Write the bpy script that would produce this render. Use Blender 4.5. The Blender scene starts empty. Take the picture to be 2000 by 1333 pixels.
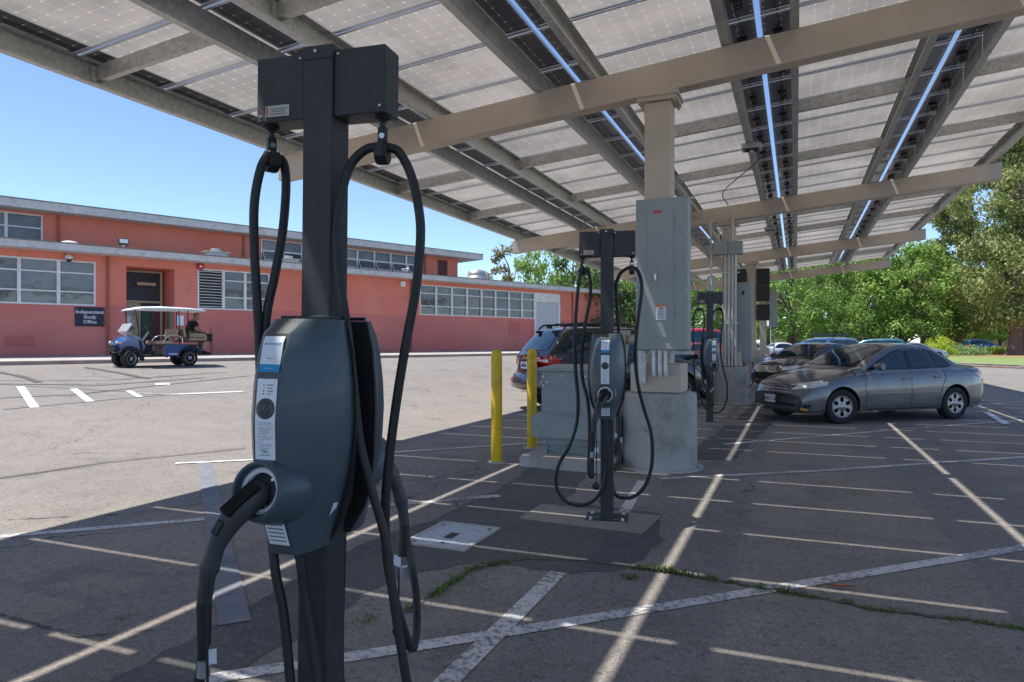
import bpy, bmesh, math, random
from mathutils import Vector, Matrix
from mathutils.bvhtree import BVHTree
R = math.radians
sin, cos, pi = math.sin, math.cos, math.pi
V = Vector
SC = bpy.context.scene
COL = SC.collection
# ---------------------------------------------------------------- camera, sky, sun, exposure
cam = bpy.data.cameras.new('camera'); cam.lens = 24.0; cam.sensor_width = 36; cam.clip_end = 3000; cam.clip_start = .05
camo = bpy.data.objects.new('camera', cam); COL.objects.link(camo)
camo.location = (0, 0, 1.47); camo.rotation_euler = (R(90), 0, math.atan(555/1333)); cam.shift_y = .001
SC.camera = camo
SUN = V((-.38, -.124, 1)).normalized()          # towards the sun
w = bpy.data.worlds.new('World'); SC.world = w; w.use_nodes = True
nt = w.node_tree; bg = nt.nodes['Background']
sk = nt.nodes.new('ShaderNodeTexSky'); sk.sky_type = 'NISHITA'; sk.sun_disc = False
sk.sun_elevation = math.asin(SUN.z); sk.sun_rotation = math.atan2(SUN.x, SUN.y); sk.altitude = 600; sk.air_density = .75; sk.dust_density = .05; sk.ozone_density = 3.2
nt.links.new(sk.outputs[0], bg.inputs[0]); bg.inputs[1].default_value = .07
sl = bpy.data.lights.new('sun', 'SUN'); sl.energy = 2.05; sl.angle = R(.53); sl.color = (1, .95, .87)
so = bpy.data.objects.new('sun', sl); COL.objects.link(so); so.location = (-20, -10, 40)
so.rotation_euler = SUN.to_track_quat('Z', 'Y').to_euler()
SC.view_settings.view_transform = 'Standard'; SC.view_settings.look = 'None'
SC.view_settings.exposure = 1.78; SC.view_settings.gamma = 1
try: SC.cycles.max_bounces = 8; SC.cycles.diffuse_bounces = 5; SC.cycles.glossy_bounces = 4; SC.cycles.transparent_max_bounces = 8
except Exception: pass

# ---------------------------------------------------------------- object helpers
def link(o, parent=None):
    COL.objects.link(o)
    if parent is not None: o.parent = parent
    return o
def tag(o, label=None, cat=None, group=None, kind=None):
    if label: o['label'] = label
    if cat: o['category'] = cat
    if group: o['group'] = group
    if kind: o['kind'] = kind
    return o
def thing(name, label, cat, loc=(0,0,0), rz=0, group=None):
    o = bpy.data.objects.new(name, None); o.empty_display_size = .2; link(o)
    o.location = loc; o.rotation_euler = (0, 0, rz)
    return tag(o, label, cat, group)
def copy_tree(o, parent=None):
    kids = [c for c in COL.objects if c.parent == o]
    c = o.copy(); COL.objects.link(c); c.parent = parent
    for k in kids: copy_tree(k, c)
    return c
def cat_mull(pts, n=6):
    pts = [V(p) for p in pts]; out = []
    P = [pts[0]*2-pts[1]] + pts + [pts[-1]*2-pts[-2]]
    for i in range(1, len(P)-2):
        a, b, c, d = P[i-1], P[i], P[i+1], P[i+2]
        for k in range(n):
            t = k/n
            out.append(.5*((2*b)+(c-a)*t+(2*a-5*b+4*c-d)*t*t+(3*b-a-3*c+d)*t**3))
    out.append(pts[-1]); return out
def lerp_tab(tab, x):
    if x <= tab[0][0]: return tab[0][1]
    for (a, va), (b, vb) in zip(tab, tab[1:]):
        if x <= b:
            t = (x-a)/(b-a); return va+(vb-va)*t
    return tab[-1][1]
def smooth_tab(tab, x, h=.06):
    return sum(lerp_tab(tab, x+h*k) for k in (-2,-1,0,1,2))/5
class MB:
    def __init__(s): s.v=[]; s.f=[]; s.m=[]; s.sm=[]; s.T=Matrix()
    def add(s, vs, fs, m=0, sm=False, T=None):
        T = s.T @ T if T is not None else s.T
        b = len(s.v); s.v += [tuple(T @ V(p)) for p in vs]
        for f in fs: s.f.append(tuple(b+i for i in f)); s.m.append(m); s.sm.append(sm)
        return s
    def box(s, x0,x1,y0,y1,z0,z1, m=0, T=None):
        vs=[(x,y,z) for z in (z0,z1) for y in (y0,y1) for x in (x0,x1)]
        return s.add(vs, [(0,2,3,1),(4,5,7,6),(0,1,5,4),(2,6,7,3),(0,4,6,2),(1,3,7,5)], m, False, T)
    def cbox(s, c, d, m=0, T=None):
        return s.box(c[0]-d[0]/2,c[0]+d[0]/2,c[1]-d[1]/2,c[1]+d[1]/2,c[2]-d[2]/2,c[2]+d[2]/2,m,T)
    def quad(s, a,b,c,d, m=0, T=None): return s.add([a,b,c,d], [(0,1,2,3)], m, False, T)
    def poly(s, pts, m=0, T=None): return s.add(pts, [tuple(range(len(pts)))], m, False, T)
    def prism(s, pts, z0, z1, m=0, T=None, mtop=None):
        n=len(pts); vs=[(p[0],p[1],z0) for p in pts]+[(p[0],p[1],z1) for p in pts]
        s.add(vs, [tuple(range(n-1,-1,-1))]+[(i,(i+1)%n,n+(i+1)%n,n+i) for i in range(n)], m, False, T)
        return s.add(vs, [tuple(range(n,2*n))], m if mtop is None else mtop, False, T)
    def loft(s, rings, m=0, closed=True, caps=True, sm=True, T=None, mcap=None):
        n=len(rings[0]); vs=[p for r in rings for p in r]; fs=[]
        for i in range(len(rings)-1):
            for j in range(n if closed else n-1):
                k=(j+1)%n; fs.append((i*n+j, i*n+k, (i+1)*n+k, (i+1)*n+j))
        s.add(vs, fs, m, sm, T)
        if caps:
            s.add(rings[0], [tuple(range(n-1,-1,-1))], m if mcap is None else mcap, False, T)
            s.add(rings[-1], [tuple(range(n))], m if mcap is None else mcap, False, T)
        return s
    def tube(s, path, r, n=8, m=0, smooth=0, T=None, caps=True):
        pts = cat_mull(path, smooth) if smooth else [V(p) for p in path]
        N=len(pts); rings=[]; up=None
        for i,p in enumerate(pts):
            t=(pts[min(i+1,N-1)]-pts[max(i-1,0)])
            if t.length<1e-9: t=V((0,0,1))
            t.normalize()
            if up is None:
                up=V((0,0,1)) if abs(t.z)<.9 else V((1,0,0))
            a=(up-t*up.dot(t)); a.normalize(); b=t.cross(a); up=a
            rr=r if not isinstance(r,(list,tuple)) else r[0]+(r[1]-r[0])*i/(N-1)
            rings.append([tuple(p+rr*(a*cos(2*pi*k/n)+b*sin(2*pi*k/n))) for k in range(n)])
        return s.loft(rings, m, True, caps, True, T)
    def lathe(s, prof, n=24, m=0, T=None, sm=True, caps=True):
        rings=[[(r*cos(2*pi*k/n), r*sin(2*pi*k/n), z) for k in range(n)] for r,z in prof]
        return s.loft(rings, m, True, caps, sm, T)
    def ball(s, c, r, m=0, n=12, T=None):
        rr=(r,r,r) if not isinstance(r,(tuple,list)) else r
        pr=[(max(1e-4,sin(pi*i/8)), -cos(pi*i/8)) for i in range(9)]
        M_=Matrix.Translation(c) @ Matrix.Diagonal((rr[0],rr[1],rr[2],1))
        return s.lathe(pr, n, m, (T@M_ if T is not None else M_), True, False)
    def text(s, txt, size, T, m=0, align='CENTER', bold=0):
        cu=bpy.data.curves.new('t','FONT'); cu.body=txt; cu.size=size; cu.align_x=align; cu.align_y='CENTER'; cu.offset=bold; cu.resolution_u=2
        o=bpy.data.objects.new('t',cu); COL.objects.link(o)
        dg=bpy.context.evaluated_depsgraph_get(); me=bpy.data.meshes.new_from_object(o.evaluated_get(dg))
        s.add([tuple(v.co) for v in me.vertices],[tuple(p.vertices) for p in me.polygons],m,False,T)
        bpy.data.objects.remove(o); bpy.data.curves.remove(cu); bpy.data.meshes.remove(me); return s
    def build(s, name, mats, parent=None, loc=None, bevel=0, seg=2, label=None, kind=None, auto=0):
        me=bpy.data.meshes.new(name); me.from_pydata(s.v,[],s.f)
        if not isinstance(mats,(list,tuple)): mats=[mats]
        for k in mats: me.materials.append(k)
        me.polygons.foreach_set('material_index', s.m); me.polygons.foreach_set('use_smooth', s.sm); me.update()
        o=bpy.data.objects.new(name, me); link(o,parent)
        if loc is not None: o.location=loc
        if bevel:
            b=o.modifiers.new('bevel','BEVEL'); b.width=bevel; b.segments=seg; b.limit_method='ANGLE'; b.angle_limit=R(40)
            me.polygons.foreach_set('use_smooth',[True]*len(me.polygons))
            try: b.harden_normals=True
            except Exception: pass
        if auto:
            me.polygons.foreach_set('use_smooth',[True]*len(me.polygons)); me.set_sharp_from_angle(angle=R(auto)); wn=o.modifiers.new('wn','WEIGHTED_NORMAL'); wn.keep_sharp=True
        if label: o['label']=label
        if kind: o['kind']=kind
        return o
TR = Matrix.Translation
def RX(a): return Matrix.Rotation(a,4,'X')
def RY(a): return Matrix.Rotation(a,4,'Y')
def RZ(a): return Matrix.Rotation(a,4,'Z')

# ---------------------------------------------------------------- materials
class NT:
    def __init__(s, name):
        s.mat=bpy.data.materials.new(name); s.mat.use_nodes=True; s.t=s.mat.node_tree; s.N=s.t.nodes; s.L=s.t.links
        s.b=s.N['Principled BSDF']; s.pos=None
    def n(s, typ, **kw):
        x=s.N.new(typ)
        for k,v in kw.items():
            if k in ('i',):
                for kk,vv in v.items():
                    if hasattr(vv,'is_output') : s.L.new(vv, x.inputs[kk])
                    else: x.inputs[kk].default_value=vv
            else: setattr(x,k,v)
        return x
    def P(s):
        if s.pos is None: s.pos=s.n('ShaderNodeNewGeometry').outputs['Position']
        return s.pos
    def noise(s, sc, det=4, rough=.6, vec=None, dist=0): return s.n('ShaderNodeTexNoise', i={'Vector':vec if vec is not None else s.P(),'Scale':sc,'Detail':det,'Roughness':rough,'Distortion':dist}).outputs['Fac']
    def ramp(s, f, a, b, ca=0., cb=1.):
        x=s.n('ShaderNodeMapRange', i={'Value':f,'From Min':a,'From Max':b,'To Min':ca,'To Max':cb}); x.clamp=True; return x.outputs[0]
    def math(s, op, a, b=None, c=None):
        x=s.N.new('ShaderNodeMath'); x.operation=op
        for k,v in enumerate((a,b,c)):
            if v is None: continue
            if hasattr(v,'is_output'): s.L.new(v,x.inputs[k])
            else: x.inputs[k].default_value=v
        return x.outputs[0]
    def mix(s, f, a, b, op='MIX'):
        x=s.N.new('ShaderNodeMix'); x.data_type='RGBA'; x.blend_type=op; x.clamp_factor=True
        for idx,v in ((0,f),(6,a),(7,b)):
            if hasattr(v,'is_output'): s.L.new(v,x.inputs[idx])
            elif idx==0: x.inputs[0].default_value=v
            else: x.inputs[idx].default_value=(*v,1) if len(v)==3 else v
        return x.outputs[2]
    def col(s, v):
        if hasattr(v,'is_output'): s.L.new(v,s.b.inputs['Base Color'])
        else: s.b.inputs['Base Color'].default_value=(*v,1)
    def bump(s, h, strength=.3, dist=.01):
        x=s.n('ShaderNodeBump', i={'Height':h,'Strength':strength,'Distance':dist}); s.L.new(x.outputs[0], s.b.inputs['Normal'])
    def set(s, **kw):
        for k,v in kw.items():
            k=k.replace('_',' ')
            if hasattr(v,'is_output'): s.L.new(v,s.b.inputs[k])
            else: s.b.inputs[k].default_value=v
def mat(name, c, rough=.6, metal=0, var=.12, vs=3, bump=0, bs=150, coat=0, dark=None, dscale=1.2, damt=.5, ior=1.45, spec=.5):
    m=NT(name); k=m.ramp(m.noise(vs,5,.65), .3,.7, 1-var,1+var)
    base=m.mix(1,(c[0],c[1],c[2]),(1,1,1),'MULTIPLY')
    x=m.n('ShaderNodeVectorMath', operation='SCALE'); m.L.new(base,x.inputs[0]); m.L.new(k,x.inputs['Scale'])
    out=x.outputs[0]
    if dark is not None:
        out=m.mix(m.ramp(m.noise(dscale,8,.7),.5,.72,0,damt), out, dark)
    m.col(out)
    m.set(Roughness=m.ramp(m.noise(vs*3,3),.3,.7,max(0,rough-.07),min(1,rough+.07)), Metallic=metal, IOR=ior, Coat_Weight=coat, Coat_Roughness=.04, Specular_IOR_Level=spec)
    if bump: m.bump(m.noise(bs,3,.6), bump, .004)
    return m.mat
def asphalt(name, c1, c2, stain, agg=.5, cracks=True, dust=0):
    m=NT(name); big=m.noise(.35,6,.62); mid=m.noise(2.3,6,.7); fine=m.noise(95,4,.75)
    base=m.mix(m.ramp(big,.33,.68),c1,c2)
    base=m.mix(m.ramp(mid,.42,.7,0,.6),base,stain)
    if dust: base=m.mix(m.ramp(m.noise(.22,4,.55),.48,.66,0,dust),base,(.34,.275,.21))
    ol=m.noise(1.1,3,.5,dist=.6); base=m.mix(m.ramp(ol,.60,.70,0,.5),base,(c1[0]*.35,c1[1]*.35,c1[2]*.36))
    v2=m.n('ShaderNodeTexVoronoi',i={'Vector':m.P(),'Scale':38}).outputs['Color']; s2=m.n('ShaderNodeSeparateColor'); m.L.new(v2,s2.inputs[0]); base=m.mix(m.ramp(s2.outputs[0],.80,1,0,agg*.55),base,(.36,.345,.32)); base=m.mix(m.ramp(s2.outputs[1],.78,1,0,agg*.7),base,(.05,.048,.045))
    spk=m.n('ShaderNodeTexVoronoi',i={'Vector':m.P(),'Scale':150}).outputs['Color']
    sp=m.n('ShaderNodeSeparateColor'); m.L.new(spk,sp.inputs[0])
    base=m.mix(m.ramp(sp.outputs[0],.86,1,0,agg),base,(.42,.40,.37))
    base=m.mix(m.ramp(sp.outputs[1],.8,1,0,agg),base,(.035,.033,.03))
    base=m.mix(m.ramp(fine,.3,.7,.0,.35),base,(c1[0]*.55,c1[1]*.55,c1[2]*.55))
    h=m.math('ADD',m.math('MULTIPLY',fine,.6),m.math('MULTIPLY',mid,.4))
    if cracks:
        wv=m.n('ShaderNodeVectorMath',operation='ADD'); m.L.new(m.P(),wv.inputs[0])
        nc=m.n('ShaderNodeTexNoise',i={'Vector':m.P(),'Scale':1.6,'Detail':5}); sc=m.n('ShaderNodeVectorMath',operation='SCALE'); m.L.new(nc.outputs['Color'],sc.inputs[0]); sc.inputs['Scale'].default_value=1.1
        m.L.new(sc.outputs[0],wv.inputs[1])
        vo=m.n('ShaderNodeTexVoronoi',feature='DISTANCE_TO_EDGE',i={'Vector':wv.outputs[0],'Scale':.23}).outputs['Distance']
        msk=m.math('MULTIPLY',m.ramp(vo,.0,.0035,1,0),m.ramp(m.noise(.5,3),.5,.56))
        base=m.mix(msk,base,(.018,.016,.014)); h=m.math('SUBTRACT',h,msk)
    m.col(base); m.set(Roughness=.9); m.bump(h,.55,.006); return m.mat
def glassmat(name, c, rough=.04, wave=.0):
    m=NT(name); cc=m.mix(m.ramp(m.noise(1.3,3),.4,.65),c,tuple(x*.45 for x in c))
    if wave: cc=m.mix(m.ramp(m.n('ShaderNodeObjectInfo').outputs['Random'],.3,1,0,.8),cc,tuple(x*2.1 for x in c))
    m.col(cc); m.set(Roughness=rough, IOR=1.5, Specular_IOR_Level=.6, Coat_Weight=.25, Coat_Roughness=.02)
    if wave: m.bump(m.noise(1.1,2,.5), wave, .05)
    return m.mat
def carpaint(name, c, metal=.5):
    m=NT(name); fl=m.noise(900,1); m.col(m.mix(m.ramp(fl,.35,.65,0,.25),c,tuple(min(1,x*1.6+.01) for x in c)))
    dirt=m.noise(3,5,.6); m.set(Metallic=metal, Roughness=m.ramp(dirt,.35,.7,.24,.42), Coat_Weight=1., Coat_Roughness=m.ramp(dirt,.35,.7,.03,.12)); return m.mat
def leafmat(name, c1, c2, c3, tr=.35):
    m=NT(name); g=m.n('ShaderNodeNewGeometry').outputs['Random Per Island']
    c=m.mix(m.ramp(g,.0,.6),c1,c2); c=m.mix(m.ramp(g,.72,1),c,c3); c=m.mix(m.ramp(m.noise(.45,3),.4,.65,0,.5),c,c3)
    m.col(c); m.set(Roughness=.55)
    t=m.n('ShaderNodeBsdfTranslucent'); m.L.new(c,t.inputs[0]); mx=m.n('ShaderNodeMixShader'); mx.inputs[0].default_value=tr
    m.L.new(m.b.outputs[0],mx.inputs[1]); m.L.new(t.outputs[0],mx.inputs[2]); m.L.new(mx.outputs[0],m.N['Material Output'].inputs[0]); return m.mat
def flat(name, c, rough=.5): return mat(name,c,rough,0,.05,4)
A_old=asphalt('asphalt_old',(.275,.247,.226),(.22,.199,.183),(.145,.131,.121),.7,True,.32)
A_new=asphalt('asphalt_patch',(.088,.086,.088),(.13,.125,.122),(.068,.067,.069),.35,False)
CONC=mat('concrete',(.42,.40,.37),.85,0,.14,2.5,.4,60,dark=(.10,.09,.08),dscale=1.6,damt=.55)
CONC2=mat('concrete_pier',(.38,.37,.35),.85,0,.16,2.,.5,40,dark=(.12,.11,.10),dscale=1.9,damt=.75)
def paintmat():
    m=NT('road_paint'); wear=m.noise(28,6,.75); big=m.noise(1.5,3)
    k=m.math('ADD',m.math('MULTIPLY',wear,.75),m.math('MULTIPLY',big,.35))
    m.col(m.mix(m.ramp(k,.53,.63),(.58,.58,.58),(.19,.18,.17))); m.set(Roughness=.8); m.bump(m.noise(95,4,.7),.4,.005); return m.mat
PAINT=paintmat()
PAINT_NEW=mat('fresh_road_paint',(.78,.78,.78),.6,0,.06,6)
PAINT_BLUE=mat('faded_blue_tape',(.175,.19,.22),.8,0,.3,5,.3,90,dark=(.19,.18,.17),dscale=5,damt=1.)
TAR=mat('crack_sealant',(.085,.08,.077),.7,0,.2,5)
BEIGE=mat('beige_steel_paint',(.56,.47,.38),.55,0,.07,2.0,.12,220,dark=(.36,.29,.22),dscale=1.1,damt=.3)
def galv():
    m=NT('galvanised_steel'); v=m.n('ShaderNodeTexVoronoi',i={'Vector':m.P(),'Scale':24}).outputs['Color']
    sp=m.n('ShaderNodeSeparateColor'); m.L.new(v,sp.inputs[0]); k=m.math('ADD',m.math('MULTIPLY',sp.outputs[0],.35),m.math('MULTIPLY',m.noise(1.4,5),.65))
    m.col(m.mix(m.ramp(k,.25,.75),(.38,.38,.36),(.64,.635,.60))); m.set(Metallic=.35,Roughness=m.ramp(k,.3,.7,.35,.55)); return m.mat
GALV=galv()
GREY=mat('grey_enclosure_paint',(.31,.335,.34),.5,0,.06,1.5,.06,200,dark=(.20,.21,.20),dscale=3,damt=.4)
GREY2=mat('transformer_paint',(.265,.30,.31),.5,0,.06,1.5,.06,200,dark=(.13,.14,.13),dscale=4,damt=.5)
YEL=mat('yellow_sleeve',(.72,.47,.01),.42,0,.05,3,dark=(.30,.20,.04),dscale=7,damt=.5)
BLK=mat('black_textured_steel',(.033,.037,.043),.40,0,.2,4,.75,420,dark=(.07,.075,.08),dscale=5,damt=.4)
HOUS=mat('charger_housing',(.056,.085,.105),.40,0,.14,3,.10,600,coat=.08,dark=(.11,.125,.13),dscale=7,damt=.35)
HOUS2=mat('charger_fascia',(.075,.08,.085),.42,0,.06,3,.10,600)
RUB=mat('black_rubber',(.018,.019,.021),.5,0,.15,6,.1,300)
RUB2=mat('dark_plastic',(.045,.048,.052),.5,0,.1,6)
WHT=flat('white_plastic',(.72,.74,.78),.4); WHTP=mat('white_paint',(.78,.78,.77),.6,0,.08,2,dark=(.25,.23,.2),dscale=4,damt=.5)
LBL=flat('label_white',(.72,.77,.84),.35); LBLB=flat('label_blue',(.0,.27,.55),.35); INK=flat('label_ink',(.06,.07,.09),.5)
GRN=flat('label_green',(.08,.42,.18),.4); RED=flat('label_red',(.6,.03,.03),.4); ORG=flat('label_orange',(.8,.2,.03),.4); YLW=flat('label_yellow',(.75,.68,.25),.4)
CHR=mat('chrome',(.75,.76,.78),.15,1,.04,3); ALU=mat('wheel_silver',(.38,.385,.40),.3,.8,.05,3)
SCREW=mat('screw_steel',(.6,.6,.6),.3,.9,.05,3)
TAN=mat('tan_vinyl',(.42,.29,.17),.5,0,.06,5)
# ---------------------------------------------------------------- ground and paving
FD=V((sin(R(22.8)),cos(R(22.8)),0)); FN=V((cos(R(22.8)),-sin(R(22.8)),0)); P0=V((-23.804,19.336,0))
FROT=math.atan2(FD.y,FD.x)
def DD(X,Y): return (X-P0.x)*FN.x+(Y-P0.y)*FN.y
def gz(X,Y):
    q=max(0,min(1,(19-DD(X,Y))/11))*max(0,min(1,(-6-X)/5)); return .78*(q*q*(3-2*q)*.4+q*.6)
def ground():
    xs=[-900,-400,-200,-120,-80,-60]+[-50+k*.5 for k in range(0,125)]+[13,15,20,30,50,80,130,250,500,900]
    ys=[-900,-400,-150,-60,-30]+[-20+k*.5 for k in range(0,150)]+[56,60,70,90,120,160,250,500,1500]
    b=MB(); n=len(xs)
    vs=[(x,y,gz(x,y)) for y in ys for x in xs]
    b.add(vs,[(j*n+i,j*n+i+1,(j+1)*n+i+1,(j+1)*n+i) for j in range(len(ys)-1) for i in range(n-1)],0,True)
    return b.build('ground',A_old,kind='structure')
ground()
def strip_mb(b,pts,wd,dz=.004,seg=.4,jit=0,m=0,rn=random.Random(3)):
    pts=[V((p[0],p[1],0)) for p in pts]; L=[]
    for a,c in zip(pts,pts[1:]):
        n=max(1,int((c-a).length/seg)); L+=[a+(c-a)*k/n for k in range(n)]
    L.append(pts[-1]); vs=[]
    for i,p in enumerate(L):
        t=(L[min(i+1,len(L)-1)]-L[max(i-1,0)]).normalized(); nn=V((-t.y,t.x,0)); h=wd/2*(1+jit*(rn.random()-.5))
        q=nn*jit*wd*(rn.random()-.5)
        for s_ in (-1,1):
            x=p+nn*h*s_+q; vs.append((x.x,x.y,gz(x.x,x.y)+dz))
    b.add(vs,[(2*i,2*i+2,2*i+3,2*i+1) for i in range(len(L)-1)],m)
def marking(name,strips,mt,dz=.004,jit=0):
    b=MB()
    for k,(pts,wd) in enumerate(strips): strip_mb(b,pts,wd,dz+k*.0003,jit=jit)
    return b.build(name,mt,kind='structure')
# dark trench patches
b=MB()
def jag(p,amp=.035,st=.12,rn=random.Random(8)):
    out=[]
    for a,c in zip(p,p[1:]+p[:1]):
        n=max(1,int(math.hypot(c[0]-a[0],c[1]-a[1])/st)); nx,ny=-(c[1]-a[1]),(c[0]-a[0]); L=math.hypot(nx,ny) or 1
        for k in range(n): t=k/n; q=rn.gauss(0,amp*.5); out.append((a[0]+(c[0]-a[0])*t+nx/L*q,a[1]+(c[1]-a[1])*t+ny/L*q))
    return out
b.prism(jag([(-2.7,1.0),(-2.2,1.0),(-2.3,2.6),(-2.28,3.7),(-1.95,4.12),(-1.3,4.14),(-1.0,4.35),(-.92,5.1),(-1.05,5.85),(-1.95,6.0),(-2.1,7.0),(-2.15,7.4),(-2.85,7.4),(-2.75,6.3),(-2.78,4.9),(-2.92,4.2),(-2.78,2.6)]),-.1,.003)
b.prism(jag([(-1.32,8.75),(-.72,8.85),(-.3,14.6),(-.2,18),(-.1,34),(-.95,34),(-.95,17),(-1.0,15.2)]),-.1,.003)
b.build('asphalt_trench_patch',A_new,kind='structure')
b=MB(); b.prism([(-2.12,5.25),(-1.09,5.2),(-1.05,5.78),(-2.12,5.8)],-.1,.012); b.prism([(-2.2,12.55),(-.75,12.55),(-.75,13.4),(-2.2,13.4)],-.1,.012)
b.prism([(-2.0,1.45),(-.85,1.45),(-.85,2.2),(-2.0,2.2)],-.1,.006)
b.build('concrete_pad',mat('pad_concrete',(.27,.245,.22),.85,0,.1,2,.3,80,dark=(.15,.135,.12),dscale=3,damt=.5),kind='structure')
marking('parking_lines',[
 ([(-6.6,2.2),(-5.55,3.27),(-4.4,4.37),(-3.1,5.5),(-2.62,5.98)],.10),
 ([(-2.4,2.2),(-1.35,3.18),(-.74,3.76),(1.5,5.91),(6,10.2)],.10),
 ([(-1.39,1.9),(-1.40,4.13)],.11),([(-1.37,5.8),(-1.5,7.2)],.10),
 ([(-1.35,7.38),(.24,8.52),(2.68,10.55),(7,14.3)],.10),
 ([(-.95,10.22),(2.64,14.2),(4,15.6)],.10),([(-8.9,-.2),(-6.6,2.2)],.10),
 ([(1.2,16.2),(5,20)],.1),([(-5.3,7.4),(-3.2,9.6)],.10),([(-5.2,12.4),(-3.4,14.2)],.1)],PAINT)
marking('fresh_white_stripe',[
 ([(-15.15,9.33),(-12.62,8.02)],.14),([(-14.18,9.81),(-12.58,9.03)],.14),([(-13.23,10.37),(-12.44,10.0)],.12),
 ([(-13.5,11.45),(-13.75,11.65)],.3),([(-6.91,6.04),(-6.32,6.52),(-5.64,7.09)],.07),([(3.67,17.0),(3.45,14.6)],.12)],PAINT_NEW,.0085)
marking('worn_white_stripe',[([(-12.3,10.6),(-11.61,11.98)],.16),([(-12.9,10.3),(-12.3,10.6)],.1)],PAINT,.0095)
marking('faded_blue_stripe',[([(-6.76,6.33),(-4.65,4.46),(-2.7,2.73)],.16),([(-15.75,9.2),(-12.37,10.64),(-11.9,11.4)],.05),([(-12.8,7.6),(-12.5,9.7),(-12.3,10.6)],.06)],PAINT_BLUE,.0075)
marking('tar_seam',[([(-17.86,10.53),(-15.48,9.97)],.16),([(-17.83,12.64),(-14.6,11.98)],.16),([(-15.75,9.28),(-14.28,10.53),(-13.94,13.07)],.06),
 ([(-13.96,8.23),(-13.5,9.3),(-13.54,14.06)],.05),([(-16.4,9.3),(-14.9,11.2),(-14.5,14.4)],.05),([(-8.2,4.0),(-7.9,4.66),(-7.76,5.73),(-7.3,6.68),(-7.01,7.28)],.035)],TAR,.0105,.5)
# sidewalk and kerb along the school building (local x runs along the facade, y into the building)
FM=TR(P0)@RZ(FROT)
b=MB(); b.T=FM
b.add([(-40,-4.5,.9),(45,-4.5,.9),(45,.3,.97),(-40,.3,.97)],[(0,1,2,3)])
for k in range(-20,23): b.box(k*2-.008,k*2+.008,-4.5,.0,.80,.899,1)
b.build('sidewalk',[CONC,TAR],kind='structure')
b=MB(); b.T=FM; b.box(-40,45,-4.66,-4.5,.5,.905); b.build('kerb',mat('kerb_concrete',(.33,.27,.235),.85,0,.2,2,.3,50,dark=(.2,.06,.05),dscale=.8,damt=.5),kind='structure',bevel=.02)
# lawns and kerb of the road island on the right
GRASS=mat('lawn_grass',(.19,.26,.08),.9,0,.3,14,.6,60,dark=(.16,.15,.05),dscale=3,damt=.5)
MULCH=mat('bark_mulch',(.33,.20,.10),.95,0,.2,9,.7,40)
b=MB(); b.prism([(7.2,62),(9.95,48.36),(11.61,45.65),(13.47,38.26),(20,20),(60,20),(60,60),(18.52,65.08),(13.18,73.96),(9.5,80)],-.2,.19); b.build('lawn',GRASS,kind='structure')
b=MB(); b.prism([(12.3,80),(13.18,73.96),(18.52,65.08),(60,60),(60,95),(28.56,100.3),(19.1,104.4),(13.5,104)],-.2,.22); b.build('mulch_bed',MULCH,kind='structure')
b=MB(); b.prism([(-60,64),(-6,66),(7,84),(12,104),(19.1,104.4),(28.56,100.3),(120,95),(200,400),(-200,400)],-.2,.10); b.build('park_lawn',GRASS,kind='structure')
b=MB(); strip_mb(b,[(6.9,62),(9.75,48.3),(11.45,45.5),(13.3,38.2),(19.8,19.8)],.24,.20,1.); strip_mb(b,[(6.78,62),(9.62,48.2),(11.32,45.4),(13.18,38.1),(19.7,19.7)],.02,.199,1.)
pts=[(6.8,62),(9.65,48.3),(11.35,45.5),(13.2,38.1),(19.75,19.7)]
for a,c in zip(pts,pts[1:]): b.add([(a[0],a[1],-.05),(c[0],c[1],-.05),(c[0],c[1],.07),(a[0],a[1],.07)],[(0,1,2,3)],1); b.add([(a[0],a[1],.07),(c[0],c[1],.07),(c[0],c[1],.20),(a[0],a[1],.20)],[(0,1,2,3)],0)
b.build('lawn_kerb',[CONC,mat('red_kerb',(.30,.14,.11),.8,0,.15,2)],kind='structure')

# ---------------------------------------------------------------- school building
def wallmat():
    m=NT('stucco_wall'); z=m.n('ShaderNodeSeparateXYZ'); m.L.new(m.P(),z.inputs[0])
    up=m.mix(m.ramp(m.noise(.5,5),.3,.7),(.72,.20,.14),(.77,.25,.175))
    lo=m.mix(m.ramp(m.noise(.4,5),.3,.7),(.58,.165,.145),(.62,.20,.17))
    edge=m.math('ADD',z.outputs[2],m.math('MULTIPLY',m.noise(1.2,4),.12))
    c=m.mix(m.ramp(edge,2.92,2.95),lo,up)
    c=m.mix(m.ramp(m.noise(.9,7,.7),.54,.7,0,.45),c,(.36,.12,.11)); c=m.mix(m.ramp(m.noise(.35,3,.5),.5,.7,0,.35),c,(.80,.30,.22))
    m.col(c); m.set(Roughness=.85); m.bump(m.noise(60,4,.7),.35,.01); return m.mat
WALL=wallmat(); WALLD=mat('recess_wall',(.32,.07,.05),.85,0,.08,2,.2,80)
PANE=glassmat('window_pane',(.09,.09,.088),.05,.5)
PANEI=glassmat('clerestory_pane',(.13,.12,.12),.12,.2)
FASC=mat('eave_paint',(.62,.60,.58),.7,0,.08,1.5,.1,60,dark=(.17,.15,.13),dscale=5,damt=.55)
ROOFM=mat('roof_felt',(.22,.21,.19),.9,0,.2,3)
bl=thing('school_building','single storey salmon red stucco school building with two long white eaves','building',P0,FROT)
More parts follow.
